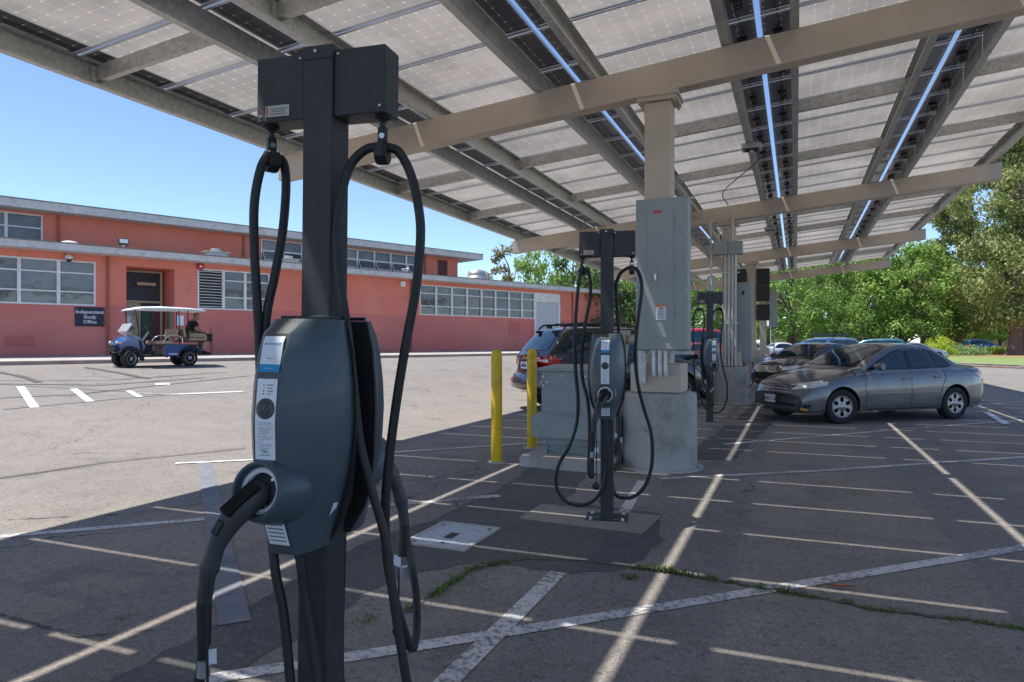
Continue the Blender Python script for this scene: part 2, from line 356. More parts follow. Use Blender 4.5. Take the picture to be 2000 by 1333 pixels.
def wall_holes(b,x0,x1,z0,z1,holes,y,depth=.16,m=0):
    xs=sorted({x0,x1}|{h[0] for h in holes}|{h[1] for h in holes}); zs=sorted({z0,z1}|{h[2] for h in holes}|{h[3] for h in holes})
    for a,c in zip(xs,xs[1:]):
        for p,q in zip(zs,zs[1:]):
            if any(h[0]<=a and c<=h[1] and h[2]<=p and q<=h[3] for h in holes): continue
            b.quad((a,y,p),(c,y,p),(c,y,q),(a,y,q),m)
    for h in holes:
        a,c,p,q=h[:4]; d=h[4] if len(h)>4 else depth
        b.quad((a,y,p),(a,y+d,p),(a,y+d,q),(a,y,q),m); b.quad((c,y,p),(c,y,q),(c,y+d,q),(c,y+d,p),m)
        b.quad((a,y,q),(a,y+d,q),(c,y+d,q),(c,y,q),m); b.quad((a,y,p),(c,y,p),(c,y+d,p),(a,y+d,p),m)
def window(x0,x1,z0,z1,y,rails=(),parent=bl,fw=.055,pane=PANE,name='window',mull=()):
    f=MB()
    f.box(x0,x0+fw,y-.03,y+.05,z0,z1); f.box(x1-fw,x1,y-.03,y+.05,z0,z1)
    f.box(x0+fw,x1-fw,y-.028,y+.05,z1-fw,z1); f.box(x0+fw,x1-fw,y-.028,y+.05,z0,z0+fw)
    for r in rails: f.box(x0+fw,x1-fw,y-.02,y+.04,r-.025,r+.025)
    for r in mull: f.box(r-.02,r+.02,y-.018,y+.04,z0+fw,z1-fw)
    o=f.build(name,WHTP,parent)
    p=MB(); p.box(x0+fw*.6,x1-fw*.6,y+.052,y+.07,z0+fw*.6,z1-fw*.6); p.build('pane',pane,o); return o
LW=[(-10.0,-1.69,2.83,4.49),(2.03,5.15,2.85,4.54),(13.51,24.8,2.93,4.55)]
holes=[LW[0],(-.64,1.13,.8,4.43,1.25),LW[1],(13.51,22.4,2.93,4.55),(22.4,24.8,.8,4.57)]
b=MB(); wall_holes(b,-30,29.2,.8,4.8,holes,0)
b.quad((29.2,0,.8),(29.2,9,.8),(29.2,9,4.8),(29.2,0,4.8)); b.quad((-30,9,.8),(-30,9,4.8),(29.2,9,4.8),(29.2,9,.8))
b.quad((-30,0,.8),(-30,0,4.8),(-30,9,4.8),(-30,9,.8))
CH=[(-7.6,-3.1,5.25,6.27),(5.44,14.75,5.25,6.3),(15.9,16.62,5.3,6.2)]
wall_holes(b,-30,17.4,4.85,6.42,CH,1.5); b.quad((17.4,1.5,4.85),(17.4,9,4.85),(17.4,9,6.42),(17.4,1.5,6.42)); b.quad((-30,1.5,4.85),(-30,1.5,6.42),(-30,9,6.42),(-30,9,4.85))
b.build('wall',WALL,bl)
PT=mat('repaint_patch',(.55,.155,.125),.85,0,.06,2,.2,80)
for x0,x1,z0,z1 in ((20.1,21.1,1.9,2.7),(22.0,22.3,1.7,2.3),(24.9,26.2,2.0,2.8),(5.6,8.2,1.0,1.9),(-4.5,-3.6,1.3,1.7)): b=MB(); b.box(x0,x1,-.004,.001,z0,z1); b.build('repainted_patch',PT,bl)
def slab(x0,x1,y0,y1,z0,z1,yslope):
    b=MB(); b.box(x0,x1,y0,y1,z0,z1-.02,0); b.box(x0-.02,x1+.02,y0-.025,y1,z1-.02,z1+.02,1)
    return b.build('roof',[FASC,ROOFM],bl)
slab(-31,32.4,-.8,9.6,4.76,5.02,0); slab(-31,18.7,.7,10,6.36,6.68,0)
x=-10.0
for k in range(7): window(-10.0+k*1.187,-10.0+(k+1)*1.187,2.83,4.49,.02,(4.03,3.33))
window(3.11,4.05,2.85,4.54,.02,(4.1,3.38)); window(4.05,5.15,2.85,4.54,.02,(4.1,3.38))
f=MB(); f.box(2.03,2.09,-.03,.06,2.85,4.54); f.box(3.05,3.11,-.03,.06,2.85,4.54); f.box(2.09,3.05,-.028,.06,4.48,4.54); f.box(2.09,3.05,-.028,.06,2.85,2.91)
lv=f.build('louver_vent',WHTP,bl); s_=MB()
for k in range(13): s_.cbox((2.57,.03,2.97+k*.122),(.96,.10,.02),T=TR((0,0,0)))
s_.box(2.09,3.05,.09,.12,2.9,4.5,1); s_.build('louver_slats',[WHTP,flat('vent_dark',(.03,.03,.03))],lv)
for k in range(8): window(13.51+k*1.111,13.51+(k+1)*1.111,2.93,4.55,.02,(4.1,3.42))
f=MB(); f.box(22.4,22.55,-.02,.1,.85,4.57); f.box(24.65,24.8,-.02,.1,.85,4.57); f.box(22.55,24.65,-.018,.1,4.0,4.57)
d=f.build('roller_door',WHTP,bl); s_=MB(); s_.box(22.55,24.65,.1,.14,.85,4.0)
s_.box(22.56,24.64,.085,.1,2.35,2.37,1)
s_.build('door_curtain',[flat('roller_grey',(.5,.52,.55)),INK],d)
# clerestory: fixed top light with an awning sash tipped out below it
def clere(x0,x1,z0,z1,y=1.52,tip=True):
    zm=z0+(z1-z0)*.5; f=MB()
    for a,c,p,q in ((x0,x0+.05,z0,z1),(x1-.05,x1,z0,z1),(x0+.05,x1-.05,z1-.05,z1),(x0+.05,x1-.05,z0,z0+.04),(x0+.05,x1-.05,zm-.025,zm+.025)): f.box(a,c,y-.03,y+.05,p,q)
    o=f.build('clerestory_window',WHTP,bl); p=MB(); p.box(x0+.03,x1-.03,y+.052,y+.07,z0+.03,z1-.03)
    if tip:
        T=TR((0,y-.035,zm-.03))@RX(R(-24)); h=(zm-z0)-.05
        p.box(x0+.09,x1-.09,-.006,.006,-h+.03,-.03,0,T)
        for a,c,u,v_ in ((x0+.06,x0+.09,-h,0),(x1-.09,x1-.06,-h,0),(x0+.09,x1-.09,-.03,0),(x0+.09,x1-.09,-h,-h+.03)): p.box(a,c,-.014,.014,u,v_,1,T)
    p.build('pane',[PANEI,WHTP],o)
for k in range(9): clere(5.44+k*1.034,5.44+(k+1)*1.034,5.25,6.3)
for k in range(4): clere(-7.6+k*1.125,-7.6+(k+1)*1.125,5.25,6.27,tip=False)
f=MB(); f.box(15.9,16.62,1.5,1.54,5.3,6.2,1)
for k in range(9): f.cbox((16.26,1.5,5.36+k*.1),(.7,.07,.02),0)
f.build('wall_vent',[mat('vent_red',(.26,.06,.045),.7),flat('vent_back',(.08,.02,.02))],bl)
# entrance recess
f=MB(); f.quad((-.64,1.26,.85),(1.13,1.26,.85),(1.13,1.26,4.43),(-.64,1.26,4.43)); f.build('recess_back',WALLD,bl)
f=MB(); f.box(-.64,-.58,1.12,1.24,.92,4.4); f.box(.94,1.02,1.12,1.24,.92,4.4); f.box(-.58,.94,1.122,1.24,3.08,3.16); f.box(-.58,.94,1.122,1.24,4.32,4.4); f.box(.12,.18,1.122,1.24,.92,3.08)
d=f.build('entrance_door',mat('cream_door_paint',(.46,.41,.27),.6,0,.08,2),bl)
f=MB(); f.box(-.58,.94,1.18,1.22,3.16,4.32); f.build('transom',flat('transom_dark',(.035,.037,.045)),d)
f=MB(); f.box(-.56,.10,1.15,1.19,.94,3.06); f.box(-.44,-.03,1.13,1.148,1.9,2.9,1); f.box(-.35,-.18,1.115,1.128,2.1,2.5,2); f.build('door_leaf',[mat('cream_leaf',(.42,.37,.22),.6),PANE,LBL],d)
f=MB(); f.box(.18,.94,1.20,1.23,.94,3.08); f.box(.62,.93,1.17,1.195,1.1,2.9,1); f.box(.22,.6,1.16,1.19,1.9,2.8,2); f.build('door_leaf',[flat('dark_interior',(.03,.022,.025)),flat('maroon',(.12,.025,.04)),flat('dim_green_poster',(.02,.07,.05))],d)
f=MB(); f.box(1.08,1.128,.15,.85,1.0,3.0); f.build('side_panel',mat('khaki_panel',(.36,.31,.19),.6),bl)
f=MB(); f.box(.0,.7,.9,.94,3.78,3.9); f.build('recess_light',mat('warm_fitting',(.45,.33,.2),.5),bl)
for sx in (-1.29,12.9,26.0):
    f=MB(); f.tube([(sx,-.07,.95),(sx,-.07,4.75)],.045,8); f.build('downpipe',mat('pipe_red',(.36,.10,.07),.6),bl)
for sx in (-2.6,14.98,4.6):
    f=MB(); f.tube([(sx,1.44,5.0),(sx,1.44,6.4)],.04,8); f.build('downpipe',mat('pipe_red2',(.38,.11,.07),.6),bl)
def on_facade(name,label,cat,s,y,z,fn,group=None):
    o=thing(name,label,cat,FM@V((s,y,z)),FROT,group); fn(o); return o
def f_sign(o):
    b=MB(); b.box(-.485,.485,-.03,0,-.36,.36); b.build('sign_board',flat('navy_board',(.012,.014,.035),.4),o,bevel=.004)
    t=MB()
    for k,tx in enumerate(('Independent','Study','Office')): t.text(tx,.185,TR((0,-.034,.175-k*.185))@RX(R(90)),bold=.002)
    t.build('lettering',flat('sign_white',(.75,.75,.78)),o)
    t=MB()
    for x_ in (-.44,.44):
        for z_ in (-.2,.3): t.ball((x_,-.032,z_),.014)
    t.build('screws',SCREW,o)
on_facade('wall_sign','navy sign board with white lettering on the red wall left of the entrance','sign',-1.885,-.005,2.42,f_sign)
def f_dome(o):
    b=MB(); b.tube([(0,.1,.25),(0,-.12,.25),(0,-.12,.12)],.02,6); b.lathe([(.03,.13),(.10,.10),(.13,.02),(.13,-.03)],16,0,TR((0,-.12,0))); b.build('camera_housing',WHTP,o)
    b=MB(); b.ball((0,-.12,-.03),(.105,.105,.11)); b.build('camera_dome',glassmat('smoke_dome',(.02,.02,.02)),o)
on_facade('dome_camera','white dome security camera hanging under the eave above the left windows','camera',-2.58,-.02,4.55,f_dome)
def f_bell(o):
    b=MB(); b.lathe([(.02,.0),(.16,.0),(.165,.04),(.13,.08),(.03,.10)],18,0,RX(R(90))); b.lathe([(.03,.10),(.05,.12)],10,1,RX(R(90))); b.build('bell',[flat('bell_red',(.45,.04,.04)),SCREW],o)
on_facade('alarm_bell','round red alarm bell on the wall above the louvered vent','bell',2.12,-.02,4.62,f_bell)
def f_flood(o):
    b=MB(); b.box(-.17,.17,-.09,.05,0,.22,0,RX(R(-20))); b.box(-.14,.14,-.1,-.09,.03,.19,1,RX(R(-20))); b.tube([(0,0,0),(0,.02,-.2)],.025,6,2); b.build('floodlight_body',[RUB2,WHT,WHTP],o)
on_facade('floodlight','small black floodlight clipped to the lower eave above the entrance','lamp',-.95,-.78,5.14,f_flood)
def f_dish(o):
    b=MB(); b.lathe([(.30,0),(.31,.04),(.2,.10),(.04,.13)],20); b.build('vent_hood',WHTP,o)
on_facade('roof_hood','low white domed vent hood on the lower roof near its left end','roof vent',-2.6,-.3,5.04,f_dish)
def f_box(o):
    b=MB(); b.box(-.42,.42,-.2,.2,0,.18); b.box(-.5,.5,-.28,.28,.18,.22); b.lathe([(.2,.22),(.2,.34),(.02,.36)],14); b.build('vent_body',GALV,o,bevel=.01)
on_facade('roof_cowl','flat silver vent cowl on the lower roof above the louvered vent','roof vent',2.7,-.2,5.04,f_box)
on_facade('roof_cowl','stacked silver vent cowl on the lower roof beside the tipped clerestory windows','roof vent',6.0,-.1,5.04,f_box)
def f_fan(o):
    b=MB(); b.lathe([(.62,0),(.62,.12),(.78,.16),(.8,.42),(.62,.5),(.6,.62),(.56,.86),(.3,.95),(.02,.97)],28); b.build('fan_housing',mat('spun_aluminium',(.5,.5,.5),.4,.6,.15,4,dark=(.12,.1,.09),dscale=5,damt=.7),o)
on_facade('exhaust_fan','large mushroom shaped aluminium exhaust fan on the lower roof past the upper storey','roof vent',19.9,2.6,5.04,f_fan)
def f_ebox(o):
    b=MB(); b.box(-.13,.13,-.14,0,-.14,.14); b.build('box_body',WHTP,o,bevel=.01)
on_facade('wall_speaker','small white box speaker on the wall under the lower eave','speaker',12.35,-.005,4.5,f_ebox)
def f_bird(o):
    b=MB(); b.ball((0,0,.16),(.19,.09,.09)); b.ball((.15,0,.27),(.06,.05,.06)); b.tube([(.1,0,.18),(.15,0,.27)],[.06,.05],8); b.tube([(.2,0,.27),(.27,0,.25)],[.018,.006],6,1)
    for y_ in (-.03,.03): b.tube([(0,y_,.1),(.01,y_,0)],.009,5,1)
    b.build('bird_body',[WHT,YLW],o)
    b=MB(); b.ball((-.06,.06,.18),(.19,.03,.06)); b.ball((-.06,-.06,.18),(.19,.03,.06)); b.build('wings',flat('gull_grey',(.42,.44,.46)),o)
on_facade('seagull','white seagull standing on the lower roof below the tipped windows','bird',12.3,-.4,5.04,f_bird)
def f_paper(o):
    b=MB(); b.box(-.14,.14,-.012,0,-.2,.2); b.build('paper',LBL,o)
on_facade('paper_notice','white paper notice taped to the wall right of the entrance','notice',1.35,-.002,2.35,f_paper)
# ---------------------------------------------------------------- solar canopy
SL=.0914
def zb(X): return 4.41+SL*(X+1.41)       # underside of the beams
BD=.36; PD=.24                            # beam and purlin depth
cn=thing('solar_canopy','long beige steel canopy of solar panels over the charging bays','canopy',(-1.5,8.17,0))
cn_inv=V((1.5,-8.17,0))
def cb(b,name,mats,parent=cn,**k):
    for i,v in enumerate(b.v): b.v[i]=(v[0]+1.5,v[1]-8.17,v[2])
    return b.build(name,mats,parent,**k)
BY=[-.97,8.17,17.31,26.45,35.6]
def beam(y):
    b=MB(); xa,xb=-7.15,4.0; h=.1
    for x0,x1 in ((xa,xb),):
        z0,z1=zb(x0),zb(x1)
        vs=[(x0,y-h,z0),(x0,y+h,z0),(x0,y+h,z0+BD),(x0,y-h,z0+BD),(x1,y-h,z1),(x1,y+h,z1),(x1,y+h,z1+BD),(x1,y-h,z1+BD)]
        b.add(vs,[(0,1,2,3),(7,6,5,4),(0,4,5,1),(3,2,6,7),(0,3,7,4),(1,5,6,2)])
    bo=cb(b,'beam',BEIGE,bevel=.015)
    b=MB(); x=-1.5; z=zb(x)-.012
    b.box(x-.25,x+.25,y-.21,y+.21,z-.05,z-.012); b.box(x-.23,x+.23,y-.19,y+.19,z-.10,z-.052)
    for i in (-.2,.2):
        for j in (-.16,.16): b.lathe([(.018,-.02),(.018,.02)],8,1,TR((x+i,y+j,z-.11)))
    cb(b,'cap_plate',[BEIGE,SCREW])
for y in BY: beam(y)
for y in BY[1:]:
    b=MB(); b.box(-1.655,-1.345,y-.15,y+.15,.86,zb(-1.5)-.113); cb(b,'column',BEIGE,bevel=.025,seg=3)
    b=MB(); b.box(-1.5-.29,-1.5+.29,y-.28,y+.28,.885,1.22); cb(b,'base_shroud',BEIGE,bevel=.02)
    b=MB(); b.lathe([(.435,-.1),(.43,.84),(.415,.868),(.40,.88),(.01,.884)],48,0,TR((-1.5,y,0))); cb(b,'concrete_pier',CONC2)
    b=MB(); b.lathe([(.52,-.02),(.50,.012),(.44,.02)],36,0,TR((-1.5,y,0)),caps=False); cb(b,'grout_collar',CONC2)
# purlins: galvanised channels seated above the beams, opening away from the gaps
PX=[(-7.08,1),(-5.24,-1),(-4.6,1),(-2.97,-1),(-2.33,1),(-.70,-1),(-.06,1),(1.53,-1),(2.17,1),(3.86,-1)]
Y0,Y1=-6.2,36.5
def purlin(x,s):
    b=MB(); z=zb(x)+BD+.004; z1=z+PD; t=.006; f=.09*s
    def bx(a,c,p,q):
        a,c=min(a,c),max(a,c)
        vs=[(X,Y,Z+(X-x)*0) for X in (a,c) for Y in (Y0,Y1) for Z in (p,q)]
        b.add(vs,[(0,1,3,2),(4,6,7,5),(0,4,5,1),(2,3,7,6),(0,2,6,4),(1,5,7,3)])
    bx(x,x+t*s,z,z1); bx(x+t*s,x+f,z,z+t); bx(x+t*s,x+f,z1-t,z1); bx(x+f,x+f-t*s,z+t,z+.025)
    return cb(b,'purlin',GALV)
for x,s in PX: purlin(x,s)
# bridging channels between the purlins at the thirds of each bay
for yb_ in BY[:-1]:
    for k in (1,2):
        y=yb_+9.14*k/3
        for (xa,_),(xc,__) in zip(PX[0::2],PX[1::2]):
            b=MB(); za,zc=zb(xa)+BD,zb(xc)+BD
            for (dy0,dy1,dz0,dz1) in ((0,.006,.06,.225),(.006,.07,.06,.066),(.006,.07,.219,.225)):
                xs=(xa+.012,xc-.012); vs=[(X,y+dy,Z+dz) for X,Z in zip(xs,(za,zc)) for dy in (dy0,dy1) for dz in (dz0,dz1)]
                b.add(vs,[(0,1,3,2),(4,6,7,5),(0,4,5,1),(2,3,7,6),(0,2,6,4),(1,5,7,3)])
            for X,Z in ((xa+.008,za),(xc-.05,zc)): b.box(X,X+.042,y-.05,y-.002,Z+.05,Z+.22)
            cb(b,'bridging_channel',GALV)
for y in BY:   # seat cleats at the beam/purlin joints
    for x,s in PX: b=MB(); b.box(min(x-.002*s,x-.01*s),max(x-.002*s,x-.01*s),y-.09,y+.09,zb(x)+BD+.005,zb(x)+BD+.2); cb(b,'purlin_cleat',GALV)
def shade_fill(m,mx,wx=None):   # even transparency for glass between cells, added to lift the shade below
    tr=m.n('ShaderNodeBsdfTransparent'); m2=m.n('ShaderNodeMixShader'); m2.inputs[0].default_value=.0
    if wx is not None: m.L.new(m.math('MULTIPLY',m.math('SUBTRACT',1,wx),.02),m2.inputs[0])
    m.L.new(mx.outputs[0],m2.inputs[1]); m.L.new(tr.outputs[0],m2.inputs[2]); m.L.new(m2.outputs[0],m.N['Material Output'].inputs[0])
def panelmat():
    m=NT('solar_cells'); tc=m.n('ShaderNodeTexCoord'); s=m.n('ShaderNodeSeparateXYZ'); m.L.new(tc.outputs['Object'],s.inputs[0])
    def fr(o,n,off): return m.math('ABSOLUTE',m.math('SUBTRACT',m.math('FRACT',m.math('ADD',m.math('MULTIPLY',o,n),off)),.5))
    fx=fr(s.outputs[0],1/.178,.0); fy=fr(s.outputs[1],1/.166,.5)
    gx=m.math('SUBTRACT',.5,fx); gy=m.math('SUBTRACT',.5,fy)
    line=m.math('MINIMUM',gx,gy); dia=m.math('ADD',gx,gy)
    lm=m.ramp(line,.006,.022,1,0); dm=m.ramp(dia,.07,.10,1,0)
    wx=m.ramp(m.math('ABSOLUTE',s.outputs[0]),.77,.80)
    cell=m.mix(m.ramp(m.noise(.9,4),.38,.62),(.25,.228,.205),(.36,.328,.295))
    c=m.mix(m.math('MULTIPLY',lm,.5),cell,(.52,.45,.36)); c=m.mix(m.math('MULTIPLY',dm,.75),c,(.58,.49,.36))
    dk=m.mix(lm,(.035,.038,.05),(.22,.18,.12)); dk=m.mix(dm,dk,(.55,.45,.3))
    c=m.mix(wx,c,dk); m.col(c); m.set(Roughness=.32,Specular_IOR_Level=.7,Coat_Weight=.6,Coat_Roughness=.12)  # pale middle and dark edge strips put the ground reflection into the colour
    t=m.n('ShaderNodeBsdfTranslucent'); m.L.new(c,t.inputs[0]); mx=m.n('ShaderNodeMixShader')
    m.L.new(m.math('MULTIPLY',m.math('ADD',.45,m.math('MULTIPLY',dm,.12)),m.math('SUBTRACT',1,m.math('MULTIPLY',wx,.85))),mx.inputs[0])  # translucency set high so the panels act as soft fill for the shade
    m.L.new(m.b.outputs[0],mx.inputs[1]); m.L.new(t.outputs[0],mx.inputs[2]); shade_fill(m,mx,wx); return m.mat
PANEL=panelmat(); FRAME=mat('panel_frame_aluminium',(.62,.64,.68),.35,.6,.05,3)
PITX=2.25; PITY=1.065; TILT=math.atan(SL)
W2,H2=1.099,.519
def panel_geo(wiring):
    b=MB(); b.quad((-W2+.012,-H2+.012,0),(-W2+.012,H2-.012,0),(W2-.012,H2-.012,0),(W2-.012,-H2+.012,0))
    f=MB()
    for a,c,p,q in ((-W2,W2,-H2,-H2+.011),(-W2,W2,H2-.011,H2),(-W2,-W2+.011,-H2+.011,H2-.011),(W2-.011,W2,-H2+.011,H2-.011)): f.box(a,c,p,q,-.03,.008)
    for p,q in ((-H2+.011,-H2+.03),(H2-.03,H2-.011)): f.box(-W2+.011,W2-.011,p,q,-.03,-.028)
    w=MB()
    if wiring:
        x=wiring*.93
        w.box(x-.055,x+.055,-.05,.05,-.028,-.003)
        rr=random.Random(5); pts=[]
        for k in range(15): a=k*.9; pts.append((x+.02+.045*cos(a),.02+.06*sin(a)+.004*k,-.05-.004*k))
        w.tube(pts,.007,6,0,2); w.tube([(x,-.05,-.02),(x+.03,-.25,-.045),(x,-.51,-.03)],.006,5,0,4); w.tube([(x,.05,-.02),(x-.03,.25,-.05),(x+.01,.51,-.03)],.006,5,0,4)
    return b,f,w
GX=[-7.15+PITX*(k+.5) for k in range(5)]; YB=7.03-13*PITY; NR=41
cells=[]
for r in range(NR):
    for c in range(5):
        x=GX[c]; y=YB+PITY*(r+.5); z=zb(x)+BD+PD+.034
        cells.append((x,y,z,c,r))
WS=[0,-1,1,-1,-1]
def vis(c):
    x,y,z=c[:3]; ca,sa=cos(math.atan(555/1333)),sin(math.atan(555/1333)); d=-x*sa+y*ca; l=x*ca+y*sa
    if d<.8: return -1
    u=abs(l/d); v_=(z-1.47)/d
    if u>.95 or v_>.72: return -1+.001*d
    return 1/d
order=sorted(cells,key=lambda c:-vis(c)); near=set((c[3],c[4]) for c in order[:100])
protos={}
rest={0:MB(),1:MB(),2:MB()}
for x,y,z,c,r in cells:
    T=TR((x+1.5,y-8.17,z))@RY(-TILT)
    if (c,r) in near:
        key=WS[c]
        if key not in protos:
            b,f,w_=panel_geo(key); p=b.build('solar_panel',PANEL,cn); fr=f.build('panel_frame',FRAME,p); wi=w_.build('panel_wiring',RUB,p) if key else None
            protos[key]=(p,fr,wi)
        else:
            q=protos[key]; p=q[0].copy(); COL.objects.link(p); p.parent=cn
            for k_ in q[1:]:
                if k_: kk=k_.copy(); COL.objects.link(kk); kk.parent=p
        p.location=(x+1.5,y-8.17,z); p.rotation_euler=(0,-TILT,0)
    else:
        b,f,w_=panel_geo(WS[c] if vis((x,y,z))>0 else 0)
        for i,g in enumerate((b,f,w_)): 
            if g.v: rest[i].add(g.v,g.f,{0:0,1:1,2:2}[i],False,T)
# distant panels use world-aligned cell pattern: own material with the same look
def panelmat_far():
    m=NT('solar_cells_far'); s=m.n('ShaderNodeSeparateXYZ'); m.L.new(m.P(),s.inputs[0])
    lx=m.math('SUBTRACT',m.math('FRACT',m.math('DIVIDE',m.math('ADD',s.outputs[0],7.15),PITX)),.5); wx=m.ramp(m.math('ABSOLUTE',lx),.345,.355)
    c=m.mix(wx,(.34,.31,.275),(.045,.047,.055)); m.col(c); m.set(Roughness=.32,Specular_IOR_Level=.7,Coat_Weight=.6,Coat_Roughness=.12)  # ground reflection painted in again: pale middle, dark strips by the gaps
    t=m.n('ShaderNodeBsdfTranslucent'); m.L.new(c,t.inputs[0]); mx=m.n('ShaderNodeMixShader'); mx.inputs[0].default_value=.38  # high translucency here too, as shade fill
    m.L.new(m.b.outputs[0],mx.inputs[1]); m.L.new(t.outputs[0],mx.inputs[2]); shade_fill(m,mx,wx); return m.mat
b=MB()
for i in range(3): b.v_off=len(b.v); o=len(b.v); b.v+=rest[i].v; b.f+=[tuple(o+k for k in f) for f in rest[i].f]; b.m+=rest[i].m; b.sm+=rest[i].sm
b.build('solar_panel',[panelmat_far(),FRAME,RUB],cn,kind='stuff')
# conduit and light fittings under the canopy
b=MB(); b.tube([(-.40,12.0,4.62),(-.9,13.4,4.62),(-1.45,15.2,4.66),(-1.5,17.0,4.74)],.01,5,0,5); cb(b,'loose_cable',RUB)
b=MB(); b.tube([(-3.5,20.2,4.68),(-2.6,18.0,4.75),(-1.6,17.45,4.65)],.012,5,0,5); cb(b,'conduit',GALV)
def clight(y,lab):
    o=thing('canopy_light',lab,'lamp',(-.70,y,zb(-.7)+BD),0,'light fittings under the canopy')
    b=MB(); b.box(-.16,.16,-.14,.14,-.09,-.002); b.build('light_housing',GALV,o,bevel=.01)
    b=MB(); b.box(-.11,.11,-.10,.10,-.105,-.092,0); b.ball((0,0,-.115),(.03,.03,.02),1); b.build('lens_plate',[flat('lamp_dark',(.03,.03,.035)),WHT],o)
clight(12.3,'grey box light fitting under the nearest bay past the first beam'); clight(21.4,'grey box light fitting under the middle bay past the second column'); clight(30.6,'grey box light fitting under the farthest bay of the canopy')

# ---------------------------------------------------------------- electrical gear
ec=thing('electrical_cabinet','tall grey electrical panel cabinet mounted on the nearest beige column','cabinet',(-1.4,7.9,0))
b=MB(); b.box(-.29,.29,-.17,.09,1.38,3.09); b.build('cabinet_body',GREY,ec,bevel=.012)
b=MB(); b.box(-.158,.135,-.178,-.171,1.52,2.96); b.build('cabinet_door',GREY,ec,bevel=.003)
b=MB(); b.box(-.075,-.05,-.20,-.178,2.16,2.24); b.cbox((-.062,-.212,2.2),(.02,.024,.06)); b.build('door_latch',SCREW,ec,bevel=.004)
b=MB()
for z in (1.75,2.25,2.75): b.box(.135,.146,-.186,-.171,z,z+.09)
b.build('door_hinges',GREY,ec)
b=MB()
for x in (-.275,.275):
    for k in range(6): b.lathe([(.008,0),(.006,.006)],8,0,TR((x,-.17,1.44+k*.31))@RX(R(90)))
b.build('cabinet_screws',SCREW,ec)
b=MB(); b.box(-.09,.0,-.1815,-.179,2.925,2.95); b.build('red_label',RED,ec)
b=MB(); b.box(-.055,.055,-.1815,-.179,1.72,1.89,0); b.box(-.055,.055,-.183,-.1815,1.865,1.89,1)
for k in range(7): b.box(-.045,.045-.02*(k%3==2),-.183,-.1815,1.735+k*.014,1.739+k*.014,2)
b.box(-.02,.02,-.183,-.1815,1.84,1.856,2); b.build('warning_sticker',[WHT,ORG,INK],ec)
for x in (-.10,-.03,.035):
    b=MB(); b.tube([(x,-.10,1.385),(x,-.10,1.16),(x,-.06,1.09)],.021,10,0,3); b.lathe([(.03,0),(.03,.03)],10,0,TR((x,-.1,1.35))); b.build('conduit',WHTP,ec)
b=MB(); b.tube([(-.235,-.08,1.37),(-.235,-.08,1.0)],.05,12); b.lathe([(.062,0),(.062,.04)],12,0,TR((-.235,-.08,1.3))); b.build('flexible_conduit',GALV,ec)
b=MB(); b.box(-.30,.34,-.06,-.02,1.33,1.372); b.box(-.3,.34,.05,.09,3.1,3.12); b.build('mounting_strut',GALV,ec)
jb=thing('junction_box','beige tapered junction box with a side pipe left of the grey cabinet','electrical box',(-2.02,8.6,0))
b=MB(); b.loft([[(-.16,-.1,1.62),(.05,-.1,1.62),(.05,.12,1.62),(-.16,.12,1.62)],[(-.12,-.1,1.2),(.0,-.1,1.2),(.0,.12,1.2),(-.12,.12,1.2)]],sm=False); b.build('box_body',mat('beige_box',(.42,.38,.34),.6),jb,bevel=.01)
b=MB(); b.tube([(.05,0,1.50),(.44,-.15,1.50)],.06,12); b.tube([(-.06,0,1.2),(-.06,0,.1)],.02,8); b.tube([(.2,-.06,1.50),(.205,-.065,1.50)],.07,12,0); b.build('pipe',mat('beige_pipe',(.42,.38,.34),.5),jb)
tp=MB(); tp.prism([(-3.03,7.5),(-1.93,7.42),(-1.95,8.95),(-3.03,8.95)],-.1,.12); tp.build('transformer_pad',CONC,kind='structure',bevel=.015)
tf=thing('transformer','grey green step sided transformer with a flared skirt standing on a concrete pad','transformer',(-2.42,8.25,.12))
b=MB(); b.box(-.46,.40,-.40,.32,.10,1.0); b.build('transformer_housing',GREY2,tf,bevel=.01)
b=MB(); b.loft([[(-.49,-.43,1.0),(.43,-.43,1.0),(.43,.35,1.0),(-.49,.35,1.0)],[(-.49,-.43,1.035),(.43,-.43,1.035),(.43,.35,1.035),(-.49,.35,1.035)],[(-.40,-.1,1.07),(.34,-.1,1.07),(.34,.05,1.07),(-.40,.05,1.07)]],sm=False); b.build('transformer_lid',GREY2,tf)
b=MB(); b.loft([[(-.55,-.50,.20),(.47,-.50,.20),(.47,.42,.20),(-.55,.42,.20)],[(-.55,-.50,.455),(.47,-.50,.455),(.47,.42,.455),(-.55,.42,.455)],[(-.47,-.405,.50),(.41,-.405,.50),(.41,.33,.50),(-.47,.33,.50)]],sm=False); b.build('skirt',GREY2,tf,bevel=.006)
b=MB(); b.box(-.42,.36,-.36,.3,.0,.1)
for x in (-.44,-.2,.1,.34): b.loft([[(x,-.44,0),(x+.06,-.44,0),(x+.06,.3,0),(x,.3,0)],[(x,-.37,.1),(x+.06,-.37,.1),(x+.06,.3,.1),(x,.3,.1)]],sm=False)
b.build('base_frame',GREY2,tf)
b=MB()
for x,z in ((-.43,.93),(-.2,.94),(-.38,.86),(-.43,.82),(.1,.94),(.36,.93),(-.42,.13),(-.1,.14),(.25,.14),(-.35,.06),(-.28,.06)): b.lathe([(.012,0),(.009,.008)],8,0,TR((x,-.405 if z>.2 else -.40,z))@RX(R(90)))
b.build('bolts',SCREW,tf)
def bollard(x,y,lab):
    o=thing('bollard',lab,'bollard',(x,y,0),0,'yellow bollards beside the transformer')
    b=MB(); b.lathe([(.068,0),(.068,1.30),(.064,1.335),(.05,1.36),(.028,1.375),(.004,1.38)],24); b.build('sleeve',YEL,o)
    b=MB(); b.lathe([(.13,-.02),(.11,.01),(.07,.014)],20,caps=False); b.build('footing',CONC,o)
